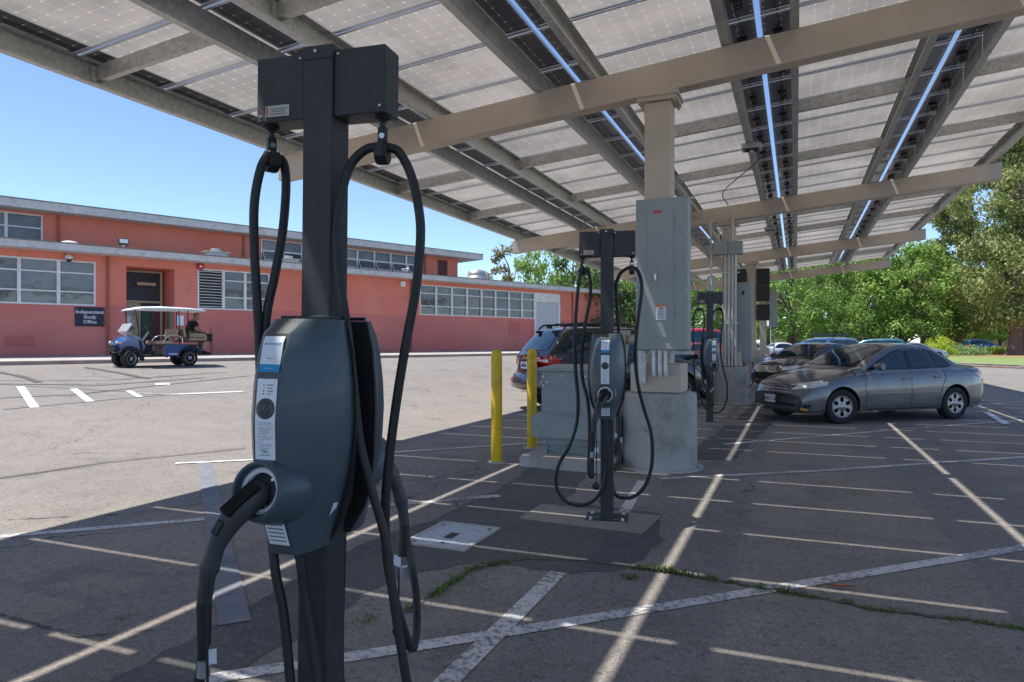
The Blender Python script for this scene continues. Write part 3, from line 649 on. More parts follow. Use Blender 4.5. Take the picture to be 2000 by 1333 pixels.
bollard(-3.38,7.63,'yellow bollard nearer the camera, at the front of the concrete pad'); bollard(-3.39,8.86,'yellow bollard farther back, just left of the transformer housing')
# gear on the second column
g=thing('conduit_riser','grey junction box with steel conduits strapped to the second column','electrical box',(-1.5,17.1,0))
b=MB(); b.box(-.33,.0,-.2,.05,3.55,3.86); b.box(.01,.33,-.2,.05,3.55,3.86); b.build('pull_box',GREY,g,bevel=.01)
b=MB()
for x in (-.06,.02,.10,.17): b.tube([(x,-.12,3.56),(x,-.12,.9)],.028,8)
b.tube([(-.2,-.12,3.85),(-.2,-.12,4.1),(0,.05,4.25),(.3,.06,4.35),(.9,.06,4.45),(1.1,0,4.7)],.02,8,0,4); b.tube([(.1,-.12,3.85),(.1,-.12,4.45)],.03,8); b.lathe([(.05,4.45),(.06,4.52),(.02,4.55)],10,0,TR((.1,-.12,0)))
b.tube([(-1.2,.0,4.5),(-.7,-.05,4.5),(-.45,-.1,4.42),(-.4,-.12,4.2),(-.36,-.12,1.5)],.025,8,0,4)
b.build('conduit',GALV,g)
b=MB(); b.box(-.2,.27,-.16,-.13,3.1,3.13); b.box(-.2,.27,-.16,-.13,1.9,1.93); b.build('pipe_strap',GALV,g)
g=thing('switch_cabinet','narrow tall grey switch cabinet on the right side of the second column','cabinet',(-1.18,17.4,0))
b=MB(); b.box(-.14,.2,-.2,.15,1.0,2.9); b.build('cabinet_body',GREY,g,bevel=.01)
b=MB(); b.box(.0,.03,-.23,-.2,2.6,2.7); b.build('cabinet_handle',RUB,g)
g=thing('switch_cabinet','slim steel switch box on a pole left of the second column','cabinet',(-1.95,17.5,0))
b=MB(); b.box(-.08,.1,-.1,.1,2.0,3.1); b.tube([(0,0,2),(0,0,.0)],.03,8); b.build('cabinet_body',GALV,g,bevel=.01)
g=thing('inverter','black finned inverter rack hung on both sides of the third column','inverter',(-1.5,26.3,0))
INVB=flat('inverter_black',(.022,.024,.026))
for x0,x1 in ((-.62,-.17),(.17,.62)):
    for z in (2.25,2.95,3.55): b=MB(); b.box(x0,x1,-.12,.12,z,z+.58); b.build('inverter_body',INVB,g,bevel=.02)
b=MB()
for z in (2.5,3.2,3.8): b.box(-.66,.66,.13,.16,z,z+.04)
for x0 in (-.6,.2):
    for k in range(7): b.box(x0+k*.055,x0+.02+k*.055,-.135,-.121,2.3,4.05)
b.build('rack_rails',[RUB2],g)
g=thing('switch_cabinet','light grey isolator box with conduits on the right of the fourth column','cabinet',(-1.1,35.5,0))
b=MB(); b.box(-.12,.25,-.2,.1,2.2,3.9); b.tube([(.1,0,2.2),(.1,0,0)],.03,8); b.build('cabinet_body',GREY,g,bevel=.01)
# utility vault lid
vl=thing('utility_vault_cover','diamond plate steel utility vault cover set in the dark trench patch','vault cover',(-2.4,4.6,0))
def vm():
    m=NT('diamond_plate'); tc=m.n('ShaderNodeTexCoord'); s=m.n('ShaderNodeSeparateXYZ'); m.L.new(tc.outputs['Object'],s.inputs[0])
    a=m.math('SINE',m.math('MULTIPLY',m.math('ADD',s.outputs[0],s.outputs[1]),150)); c=m.math('SINE',m.math('MULTIPLY',m.math('SUBTRACT',s.outputs[0],s.outputs[1]),150))
    h=m.math('MULTIPLY',a,c); m.col(m.mix(m.ramp(m.noise(12,5,.7),.5,.75,0,.7),(.48,.54,.62),(.20,.15,.12))); m.set(Metallic=.7,Roughness=.35); m.bump(h,.9,.006); return m.mat
b=MB(); b.box(-.225,.225,-.29,.29,-.01,.010); b.build('lid',vm(),vl)
b=MB()
for q in ((-.255,.255,-.32,-.293),(-.255,.255,.293,.32),(-.255,-.228,-.293,.293),(.228,.255,-.293,.293)): b.box(*q,-.01,.014)
b.build('lid_frame',CONC,vl)
b=MB(); b.box(-.035,.035,-.09,.05,.0105,.0125,1)
for x,y in ((-.19,-.25),(.19,.25),(-.19,.2),(.02,-.2)): b.lathe([(.014,.0125),(.01,.0135)],10,1,TR((x,y,0)))
b.build('lid_lugs',[INK,flat('rust',(.06,.035,.025),.8)],vl)
# ---------------------------------------------------------------- charging stations
def unit_geo():
    """one charger head; front faces -y, back plate at y=0"""
    Z=[.845,.87,.93,1.0,1.08,1.16,1.25,1.34,1.43,1.495,1.525,1.54]
    hw=[(.84,.066),(.9,.086),(1.0,.118),(1.1,.139),(1.22,.150),(1.3,.150),(1.4,.142),(1.5,.125),(1.54,.115)]
    yf=[(.84,-.135),(.9,-.16),(1.0,-.20),(1.1,-.222),(1.25,-.228),(1.38,-.215),(1.47,-.193),(1.502,-.175),(1.54,-.10)]
    rings=[]
    for z in Z:
        h=smooth_tab(hw,z,.02); y=lerp_tab(yf,z); s=.040
        half=[(s,y),(s+.006,y+.008),(s+(h-s)*.38,y*.80),(s+(h-s)*.70,y*.55),(h*.975,y*.28),(h,-.022),(h,-.0)]
        rings.append([(x,yy,z) for x,yy in half]+[(-x,yy,z) for x,yy in reversed(half)])
    b=MB(); b.loft(rings,0,True,True,True)
    # the flat fascia strip is a different plastic
    for i,f in enumerate(b.f):
        if len(f)==4 and all(abs(b.v[k][0])<.042 for k in f): b.m[i]=1; b.sm[i]=False
    return b,yf
def holster_geo():
    b=MB(); T=TR((0,-.20,1.045))@RX(R(78))
    b.lathe([(.03,-.21),(.070,-.165),(.092,-.10),(.098,-.03),(.090,.03),(.081,.065),(.076,.071),(.069,.067),(.0665,.03),(.066,.01)],32,0,T,caps=False)
    return b,T
def conn_path(): return [(0,-.225,1.055),(-.006,-.27,1.04),(-.028,-.318,1.0),(-.055,-.348,.93),(-.075,-.360,.85),(-.085,-.362,.77)]
def charger_unit(parent,front,T,cpath,lab=None):
    """T places the unit frame (front = -y) in the station frame"""
    b,yf=unit_geo(); g=MB(); g.T=T; g.add(b.v,b.f,0,True)
    g.m=b.m[:]; g.sm=b.sm[:]
    u=g.build('charger_unit',[HOUS,HOUS2],parent)
    g=MB(); g.T=T; g.box(-.107,.107,-.012,-.0005,1.541,1.552); g.prism([(-.066,.845),(.066,.845),(.118,.93),(.141,1.0),(.152,1.1),(.156,1.25),(.153,1.34),(.143,1.45),(.122,1.537),(-.122,1.537),(-.143,1.45),(-.153,1.34),(-.156,1.25),(-.152,1.1),(-.141,1.0),(-.118,.93)],0,.010,0,RX(R(90))@TR((0,0,-.012)))
    g.build('back_plate',RUB,u,bevel=.002)
    def yz(z): return lerp_tab(yf,z)-.0016
    def strip(z0,z1,hx,m,g,dy=0,n=6,top=None):
        for k in range(n):
            a=z0+(z1-z0)*k/n; c=z0+(z1-z0)*(k+1)/n; g.quad((-hx,yz(a)-dy,a),(hx,yz(a)-dy,a),(hx,yz(c)-dy,c),(-hx,yz(c)-dy,c),m)
    def lie(x,z,dy=.0008):   # matrix lying on the strip at height z
        a=math.atan2(yz(z+.01)-yz(z-.01),.02); return TR((x,yz(z)-dy,z))@RX(R(90)-a)
    g=MB(); g.T=T; strip(1.385,1.487,.034,0,g); strip(1.385,1.407,.034,1,g,.0006)
    if front: 
        g.text('evconnect',.0135,lie(0,1.466),1,bold=.0001); g.text('Station ID',.006,lie(0,1.424),2); g.text('Ready to go',.006,lie(0,1.396,.0016),3)
    else: g.box(-.02,.02,yz(1.46)-.001,yz(1.46)-.0005,1.462,1.468,1)
    g.build('station_sticker',[LBL,LBLB,INK,WHT],u)
    g=MB(); g.T=T; strip(1.138,1.366,.033,0,g,n=10)
    for k,(c,tx) in enumerate(((1,'Available'),(2,'Ready'),(3,'Charging'),(4,'Error'))):
        z=1.349-k*.0085; g.lathe([(.0024,0),(.0022,.0006)],10,c,lie(-.011,z)); 
        g.text(tx,.0058,lie(.010,z),5,bold=.00008) if front else g.box(.002,.018,yz(z)-.001,yz(z)-.0005,z-.001,z+.001,5)
    if front:
        L=(('1.','Connect the charging','cable to your vehicle'),('2.','Hold your charging card','or tap the screen of','the card reader to','start charging'),('3.','Your vehicle is charging','when the blue ring','turns on'),('4.','Hold your charging card','or tap the screen of','the card reader to','stop charging'))
        z=1.243
        for blk in L:
            g.text(blk[0],.005,lie(-.027,z),5,'LEFT')
            for ln in blk[1:]: g.text(ln,.0049,lie(-.021,z),5,'LEFT'); z-=.0056
            z-=.0035
        g.text('EVSE',.0105,lie(0,1.160),1,bold=.0002); g.text('Service Number',.0052,lie(0,1.151),5,bold=.0001)
    else:
        for k in range(11): g.box(-.022,.02-.008*(k%3==2),yz(1.2)-.001,yz(1.2)-.0005,1.16+k*.0078,1.1625+k*.0078,5)
    g.build('instruction_label',[LBL,GRN,YLW,LBLB,RED,INK],u)
    g=MB(); g.T=T; A=lie(0,1.282,0); g.lathe([(.0295,0),(.0295,.003),(.027,.0045),(.001,.0046)],32,0,A)
    for r0,a0,a1 in ((.020,35,145),(.014,45,135),(.020,215,325),(.015,225,315)):
        g.tube([(r0*cos(R(a)),r0*sin(R(a)),.0048) for a in range(a0,a1+1,10)],.0009,5,1,0,A)
    g.tube([(-.016,.006,.005),(-.013,-.006,.005),(-.002,-.008,.005),(.003,.004,.005),(.012,.006,.005),(.015,-.006,.005),(.004,-.010,.005)],.001,5,1,3,A); g.build('card_reader',[HOUS2,RUB],u)
    hb,HT=holster_geo(); g=MB(); g.T=T; g.add(hb.v,hb.f,0,True); g.build('holster',[HOUS],u)
    g=MB(); g.T=T; g.lathe([(.0662,.030),(.0655,.046),(.051,.048),(.0505,.034)],32,0,HT,caps=False); g.build('holster_ring',WHT,u)
    g=MB(); g.T=T; g.lathe([(.0660,.02),(.0655,.034),(.001,.0345)],32,0,HT)
    for a in (50,170,290): g.lathe([(.005,0),(.004,.003)],8,1,HT@TR((.042*cos(R(a)),.042*sin(R(a)),.0345)))
    g.build('socket_plate',[RUB,SCREW],u)
    g=MB(); g.T=T; g.box(-.033,.033,lerp_tab(yf,.905)-.0025,lerp_tab(yf,.905)-.001,.885,.935,0,TR((0,.005,0)))
    g2=[(-.034,-.1535,.878),(.034,-.1535,.878),(.034,-.187,.962),(-.034,-.187,.962)]; g=MB(); g.T=T; g.quad(*[(x,y-.0012-.0,z) for x,y,z in g2],m=0)
    q=MB(); q.T=T; q.quad((.068,-.02,.86),(.0685,-.045,.862),(.112,-.05,.985),(.1125,-.024,.983),0); q.build('side_decal',LBL,u)
    for k in range(5): 
        z=.89+k*.013; y=-.1535-(z-.878)*.399-.002; g.box(-.028,.026,y-.0004,y,z,z+.003,1)
    g.build('rating_plate',[LBL,INK],u)
    # connector gun
    g=MB(); g.T=T; P=cat_mull(conn_path(),6); n=len(P); rings=[]; up=V((1,0,0))
    for i,p in enumerate(P):
        t=(P[min(i+1,n-1)]-P[max(i-1,0)]).normalized(); a=up-t*up.dot(t); a.normalize(); c=t.cross(a); f=i/(n-1)
        ra=lerp_tab([(0,.026),(.12,.034),(.38,.033),(.5,.027),(.62,.021),(.74,.024),(.76,.027),(.80,.021),(1,.019)],f); rb=lerp_tab([(0,.026),(.12,.038),(.38,.041),(.5,.034),(.62,.025),(.74,.027),(.76,.029),(.80,.022),(1,.019)],f)
        rings.append([tuple(p+a*ra*cos(2*pi*k/14)+c*rb*sin(2*pi*k/14)) for k in range(14)])
    g.loft(rings,0); g.build('connector_handle',RUB2,u)
    g=MB(); g.T=T; 
    for f_,d_,hl,hw_ in ((.30,.036,.055,.018),(.50,.031,.02,.011)):
        i=int(f_*(n-1)); p=P[i]; t=(P[i+1]-P[i-1]).normalized(); o_=V((0,-1,.35)); o_=(o_-t*o_.dot(t)).normalized(); sx_=t.cross(o_)
        A=Matrix(((sx_.x,o_.x,t.x,p.x),(sx_.y,o_.y,t.y,p.y),(sx_.z,o_.z,t.z,p.z),(0,0,0,1))); g.box(-hw_,hw_,d_-.012,d_+.008,-hl,hl,0,A); g.build('release_button',RUB,u,bevel=.004)
    g=MB(); g.T=T; g.tube([conn_path()[-1]]+cpath,.0145,10,0,6); g.tube([(-.085,-.362,.775),(-.086,-.36,.66)],[.020,.0175],12,0)
    g.tube([(-.062,-.378,.86),(-.058,-.384,.75),(-.056,-.38,.55),(-.06,-.376,.38)],.004,6,0,4)
    g.lathe([(.028,0),(.030,.012),(.026,.02),(.01,.022)],14,0,TR((-.06,-.376,.36))@RX(R(90)))
    g.build('connector_cable',RUB,u)
    g=MB(); g.T=T; g.tube([(-.088,-.357,.62),(-.092,-.355,.575)],.0176,12,0); g.quad((-.072,-.362,.65),(-.042,-.365,.66),(-.040,-.365,.62),(-.072,-.362,.61),1); g.build('cable_sleeve',[mat('clear_sleeve',(.35,.36,.38),.2,.3),LBL],u)
def hook(parent,T):
    g=MB(); g.T=T; g.lathe([(.024,0),(.026,-.006),(.016,-.012),(.009,-.018),(.009,-.04)],16,0); g.box(-.014,.014,-.009,.009,-.085,-.035,0)
    g.lathe([(.009,-.0115),(.009,.0115)],10,1,TR((0,0,-.062))@RX(R(90)))
    C=TR((0,0,-.115))@RY(R(90)); g.lathe([(.017,-.019),(.034,-.019),(.036,-.012),(.036,.012),(.034,.019),(.017,.019)],20,0,C)
    g.box(-.012,.012,-.042,-.03,-.135,-.09,0); g.build('cable_hook',[RUB,SCREW],parent,bevel=.0015)
def station(loc,rz,lab,cabs,conA,conB,lean=0,hkrot=(60,10)):
    s=thing('charging_station',lab,'charging station',loc,rz,'black electric vehicle charging stations'); s.rotation_euler=(0,lean,rz)
    b=MB(); b.box(-.0525,.0525,-.0525,.0525,.014,2.395); b.build('post',BLK,s,bevel=.005)
    b=MB(); b.box(-.056,.056,-.056,.056,2.362,2.405); b.lathe([(.006,0),(.006,.006)],6,1,TR((-.005,-.056,2.385))@RX(R(90))); b.build('post_cap',[BLK,SCREW],s,bevel=.004)
    b=MB(); b.box(-.175,.175,-.14,.14,.0,.013)
    b.build('base_plate',mat('base_plate_steel',(.05,.055,.06),.5,.3,.2,8,.6,60),s,bevel=.003)
    b=MB()
    for x in (-.13,.13):
        for y in (-.10,.10): b.lathe([(.016,.013),(.016,.016),(.010,.016),(.010,.034)],8,0,TR((x,y,0)))
    b.build('anchor_bolts',SCREW,s)
    for sx in (-1,1):
        b=MB(); x0,x1=sorted((sx*.0535,sx*.231)); b.box(x0,x1,-.045,.052,2.18,2.389); r=b.build('cable_reel_box',BLK,s,bevel=.005)
        b=MB()
        for x,z in ((sx*.068,2.374),(sx*.214,2.2)): b.lathe([(.005,0),(.004,.003)],8,0,TR((x,-.045,z))@RX(R(90)))
        b.build('box_screws',SCREW,r)
        if sx<0:
            b=MB(); b.box(-.196,-.108,-.0465,-.0452,2.196,2.232,0); b.box(-.193,-.187,-.047,-.0465,2.198,2.230,1)
            for k in range(3): b.box(-.180+.006*(k==1),-.116-.006*(k==1),-.047,-.0465,2.203+k*.008,2.2055+k*.008,2)
            b.build('maker_label',[mat('label_foil',(.42,.40,.37),.4),RED,INK],r)
        hook(s,TR((sx*.204-.002,.0,2.18))@RZ(R(hkrot[0] if sx<0 else hkrot[1])))
    charger_unit(s,True,TR((0,-.068,0)),conA)
    charger_unit(s,False,TR((0,.068,0))@RZ(pi),conB)
    for path in cabs:
        b=MB(); b.tube(path,.0148,10,0,7); b.build('charging_cable',RUB,s)
    return s
# nearest station
station((-1.425,1.8,0),R(5.8),'nearest charging station, large in the foreground with its gun plugged in facing left',[
 [(-.20,-.022,2.088),(-.218,-.04,2.03),(-.24,-.04,1.923),(-.247,-.03,1.788),(-.245,-.02,1.653),(-.235,-.02,1.517),(-.21,-.03,1.25),(-.16,-.06,1.0),(-.105,-.11,.828),(-.084,-.12,.738),(-.057,-.12,.631),(-.02,-.13,.40),(.02,-.16,.2),(.1,-.2,.09),(.18,-.12,.07)],
 [(-.208,.02,2.088),(-.185,.035,2.07),(-.17,.03,1.99),(-.174,.02,1.838),(-.196,.01,1.687),(-.22,.0,1.535),(-.20,-.02,1.3),(-.12,-.07,1.0),(-.02,-.10,.818),(.002,-.10,.693),(.039,-.10,.508),(.07,-.11,.36),(.09,-.12,.15),(.02,-.2,.06),(-.12,-.3,.08)],
 [(.19,-.005,2.085),(.15,-.01,2.078),(.105,-.02,2.035),(.08,-.03,1.953),(.072,-.045,1.823),(.084,-.05,1.677),(.112,-.05,1.515),(.134,-.045,1.338),(.156,-.04,1.162),(.197,-.03,1.004),(.236,-.02,.864),(.262,-.02,.708),(.284,-.02,.584),(.315,-.02,.427),(.33,-.0,.28),(.28,.03,.15),(.15,.08,.1),(.03,.08,.3),(.02,.09,.84)],
 [(.218,.005,2.085),(.25,.02,2.07),(.282,.04,2.001),(.308,.04,1.902),(.317,.04,1.805),(.303,.04,1.644),(.273,.04,1.483),(.243,.04,1.304),(.219,.04,1.124),(.205,.04,.96),(.205,.05,.796),(.219,.07,.667),(.238,.09,.57),(.25,.12,.485),(.248,.15,.452),(.245,.18,.44)]],
 [(-.095,-.355,.62),(-.12,-.345,.5),(-.13,-.33,.34),(-.09,-.32,.16),(.03,-.28,.075),(.16,-.18,.07)],
 [(-.12,-.352,.64),(-.17,-.292,.54),(-.215,-.20,.465),(-.245,-.112,.44)],lean=.012)
SC_LOOP=[
 [(-.205,-.02,2.085),(-.23,-.06,1.967),(-.25,-.08,1.73),(-.265,-.08,1.454),(-.255,-.08,1.217),(-.235,-.08,.98),(-.25,-.08,.782),(-.31,-.08,.603),(-.39,-.08,.461),(-.42,-.08,.321),(-.395,-.08,.213),(-.32,-.09,.137),(-.22,-.10,.122),(-.12,-.10,.156),(-.05,-.10,.237),(-.01,-.10,.357),(.01,-.10,.553),(.0,-.10,.71),(-.01,-.08,.86)],
 [(-.20,.02,2.085),(-.165,.02,2.07),(-.14,-.0,1.969),(-.14,-.03,1.83),(-.165,-.04,1.692),(-.20,-.04,1.493),(-.21,-.04,1.295),(-.195,-.06,1.136),(-.155,-.1,.998),(-.13,-.2,.8),(-.125,-.3,.6),(-.125,-.34,.48),(-.115,-.35,.42),(-.10,-.352,.41),(-.088,-.355,.44)],
 [(.19,.0,2.085),(.165,.02,2.085),(.105,.04,2.041),(.075,.05,1.952),(.077,.06,1.813),(.085,.075,1.653),(.1,.1,1.4),(.12,.12,1.1),(.08,.11,.84)],
 [(.22,.0,2.085),(.245,.02,2.07),(.275,.04,2.0),(.282,.04,1.89),(.257,.04,1.692),(.237,.04,1.493),(.234,.04,1.295),(.257,.04,1.097),(.306,.04,.9),(.354,.04,.743),(.37,.04,.585),(.36,.04,.427),(.315,.04,.287),(.237,.04,.194),(.15,.05,.164),(.06,.07,.196),(.03,.08,.4),(.02,.09,.85)]]
CA=[(-.09,-.352,.62),(-.092,-.35,.5),(-.088,-.355,.44)]
CB=[(-.08,-.34,.6),(-.09,-.32,.45),(-.05,-.25,.36),(-.0,-.15,.5)]
station((-1.455,5.56,0),R(11.4),'second charging station, on a concrete pad before the grey cabinet with low cable loops',SC_LOOP,CA,CB)
lp=[[(x*(1 if x<0 else .9),y,z) for x,y,z in p] for p in SC_LOOP]
lp[0]=[(-.205,0,2.085),(-.25,0,2.05),(-.29,0,1.95),(-.30,0,1.7),(-.30,0,1.4),(-.29,0,1.1),(-.27,0,.8),(-.2,-.02,.5),(-.1,-.1,.26),(-.02,-.1,.3),(.0,-.1,.6),(0,-.1,.86)]
lp[1]=[(-.20,.02,2.085),(-.14,.02,2.07),(-.1,.02,1.97),(-.1,0,1.83),(-.13,-.04,1.6),(-.17,-.04,1.3),(-.17,-.06,1.1),(-.15,-.2,.7),(-.12,-.34,.48),(-.088,-.355,.44)]
station((-1.47,13.0,0),R(21),'third charging station, behind the first column and the dark parked car',lp,CA,CB)
station((-1.42,20.6,0),R(15),'farthest charging station, half hidden behind the second column',lp,CA,CB)
# ---------------------------------------------------------------- vehicles (x forward, y left)
CGLASS=glassmat('car_glass',(.012,.040,.065),.03); CTRIM=flat('car_trim_black',(.012,.012,.013),.4); TYRE=mat('tyre_rubber',(.022,.022,.023),.8,0,.15,12)
DARKR=flat('wheel_dark',(.02,.02,.02),.6); LENS=mat('lamp_lens',(.62,.64,.66),.12,.3,.1,20,coat=.8); LENSR=mat('tail_lens',(.50,.012,.012),.15,0,.2,20,coat=1); LENSA=mat('amber_lens',(.8,.28,.02),.2,0,.2,20,coat=1)
PLATE=flat('plate_white',(.62,.62,.64),.4); UNDER=flat('underbody',(.012,.012,.012),.9)
def chop(poly,step):
    """2D polygon -> (verts, faces) cut on a grid so it can be draped"""
    bm=bmesh.new(); f=bm.faces.new([bm.verts.new((p[0],p[1],0)) for p in poly])
    xs=[p[0] for p in poly]; ys=[p[1] for p in poly]
    for ax,lo,hi in ((0,min(xs),max(xs)),(1,min(ys),max(ys))):
        k=int((hi-lo)/step)
        for i in range(1,k+1):
            co=[0,0,0]; co[ax]=lo+i*(hi-lo)/(k+1); no=[0,0,0]; no[ax]=1
            bmesh.ops.bisect_plane(bm,geom=bm.verts[:]+bm.edges[:]+bm.faces[:],plane_co=co,plane_no=no,dist=1e-5)
    bm.verts.ensure_lookup_table(); vs=[(v.co.x,v.co.y) for v in bm.verts]; fs=[tuple(v.index for v in f.verts) for f in bm.faces]; bm.free(); return vs,fs
def drape(mb,bvh,poly,axis,side,off=.004,m=0,step=.09,sm=True):
    vs,fs=chop(poly,step); out=[]; last=None
    for a,c in vs:
        if axis=='y': o=V((a,side*4,c)); d=V((0,-side,0))
        elif axis=='x': o=V((side*6,a,c)); d=V((-side,0,0))
        else: o=V((a,c,5)); d=V((0,0,-1))
        h=bvh.ray_cast(o,d)
        if h[0] is None:
            h2=bvh.find_nearest(V((a,side*.8,c)) if axis=='y' else V((side*2.2,a,c)) if axis=='x' else V((a,c,1))); p,n=h2[0],h2[1]
        else: p,n=h[0],h[1]
        if n.dot(d)>0: n=-n
        out.append(tuple(p+n*off))
    if (axis=='y' and side>0) or (axis=='x' and side<0): pass
    mb.add(out,fs,m,sm)
def seam(mb,bvh,pts,axis,side,wd=.012,m=0,off=.0025,step=.12):
    for a,c in zip(pts,pts[1:]):
        d=V((c[0]-a[0],c[1]-a[1])); 
        if d.length<1e-4: continue
        n=V((-d.y,d.x)).normalized()*wd/2
        drape(mb,bvh,[(a[0]-n.x,a[1]-n.y),(c[0]-n.x,c[1]-n.y),(c[0]+n.x,c[1]+n.y),(a[0]+n.x,a[1]+n.y)],axis,side,off,m,step)
def wheel(r,wd,style,parent,loc,side,steer=0):
    small=style=='steel'
    T=RZ(steer)@RX(-side*pi/2)    # wheel axis: +z of the lathe points outward
    t=MB(); t.T=T; h=wd/2
    t.lathe([(r*.62,-h),(r*.9,-h),(r*.975,-h*.86),(r,-h*.6),(r,h*.6),(r*.975,h*.86),(r*.9,h),(r*.66,h*1.0),(r*.64,h*.8),(r*.62,-h)],40,0,None,True,False)
    for k in range(40):
        a=2*pi*k/40; t.cbox((r*1.0*cos(a),r*1.0*sin(a),0),(.004,.012,wd*.7),1,TR((0,0,0)))
    o=t.build('wheel',[TYRE,DARKR],parent,loc)
    m=MB(); m.T=T; R0=r*.64
    m.lathe([(R0,h*.78),(R0,h*.97),(R0*.95,h*.99),(R0*.90,h*.86),(R0*.86,h*.80)],40,0,None,True,False)
    m.lathe([(.001,h*.2),(R0,h*.2)],32,1,None,False,False)
    if small:
        m.lathe([(.05,h*.99),(.035,h*1.06),(.001,h*1.07)],16,0); m.lathe([(R0*.93,h*.5),(R0*.55,h*.62),(R0*.5,h*.86),(.05,h*.9)],24,2,None,True,False)
        for k in range(4): a=pi/4+pi/2*k; m.lathe([(.012,h*.9),(.008,h*.95)],8,0,TR((.075*cos(a),.075*sin(a),0)))
    elif style=='hub':      # cover with rounded windows between six broad spokes
        m.lathe([(.001,h*.93),(R0*.30,h*.93),(R0*.33,h*.86),(R0*.42,h*.84)],36,0,None,True,False)
        for k in range(6):
            a0=2*pi*k/6; 
            pts=[]; 
            for rr,wdg in ((R0*.40,.34),(R0*.62,.22),(R0*.9,.36)):
                pts.append((rr,wdg))
            L=[(rr*cos(a0-wg),rr*sin(a0-wg)) for rr,wg in pts]; U=[(rr*cos(a0+wg),rr*sin(a0+wg)) for rr,wg in reversed(pts)]
            m.prism(L+U,h*.6,h*.84,0)
        for k in range(5): a=2*pi*k/5; m.lathe([(.011,h*.93),(.008,h*.97)],8,1,TR((R0*.2*cos(a),R0*.2*sin(a),0)))
    else:
        m.lathe([(.001,h*.9),(R0*.22,h*.9),(R0*.28,h*.8)],24,0,None,True,False); ns=5
        for k in range(ns):
            a0=2*pi*k/ns; L=[(R0*.2*cos(a0-.5),R0*.2*sin(a0-.5)),(R0*.92*cos(a0-.17),R0*.92*sin(a0-.17))]; U=[(R0*.92*cos(a0+.17),R0*.92*sin(a0+.17)),(R0*.2*cos(a0+.5),R0*.2*sin(a0+.5))]
            m.prism(L+U,h*.55,h*.82,0)
    m.build('rim',[ALU,DARKR,TYRE],o); return o
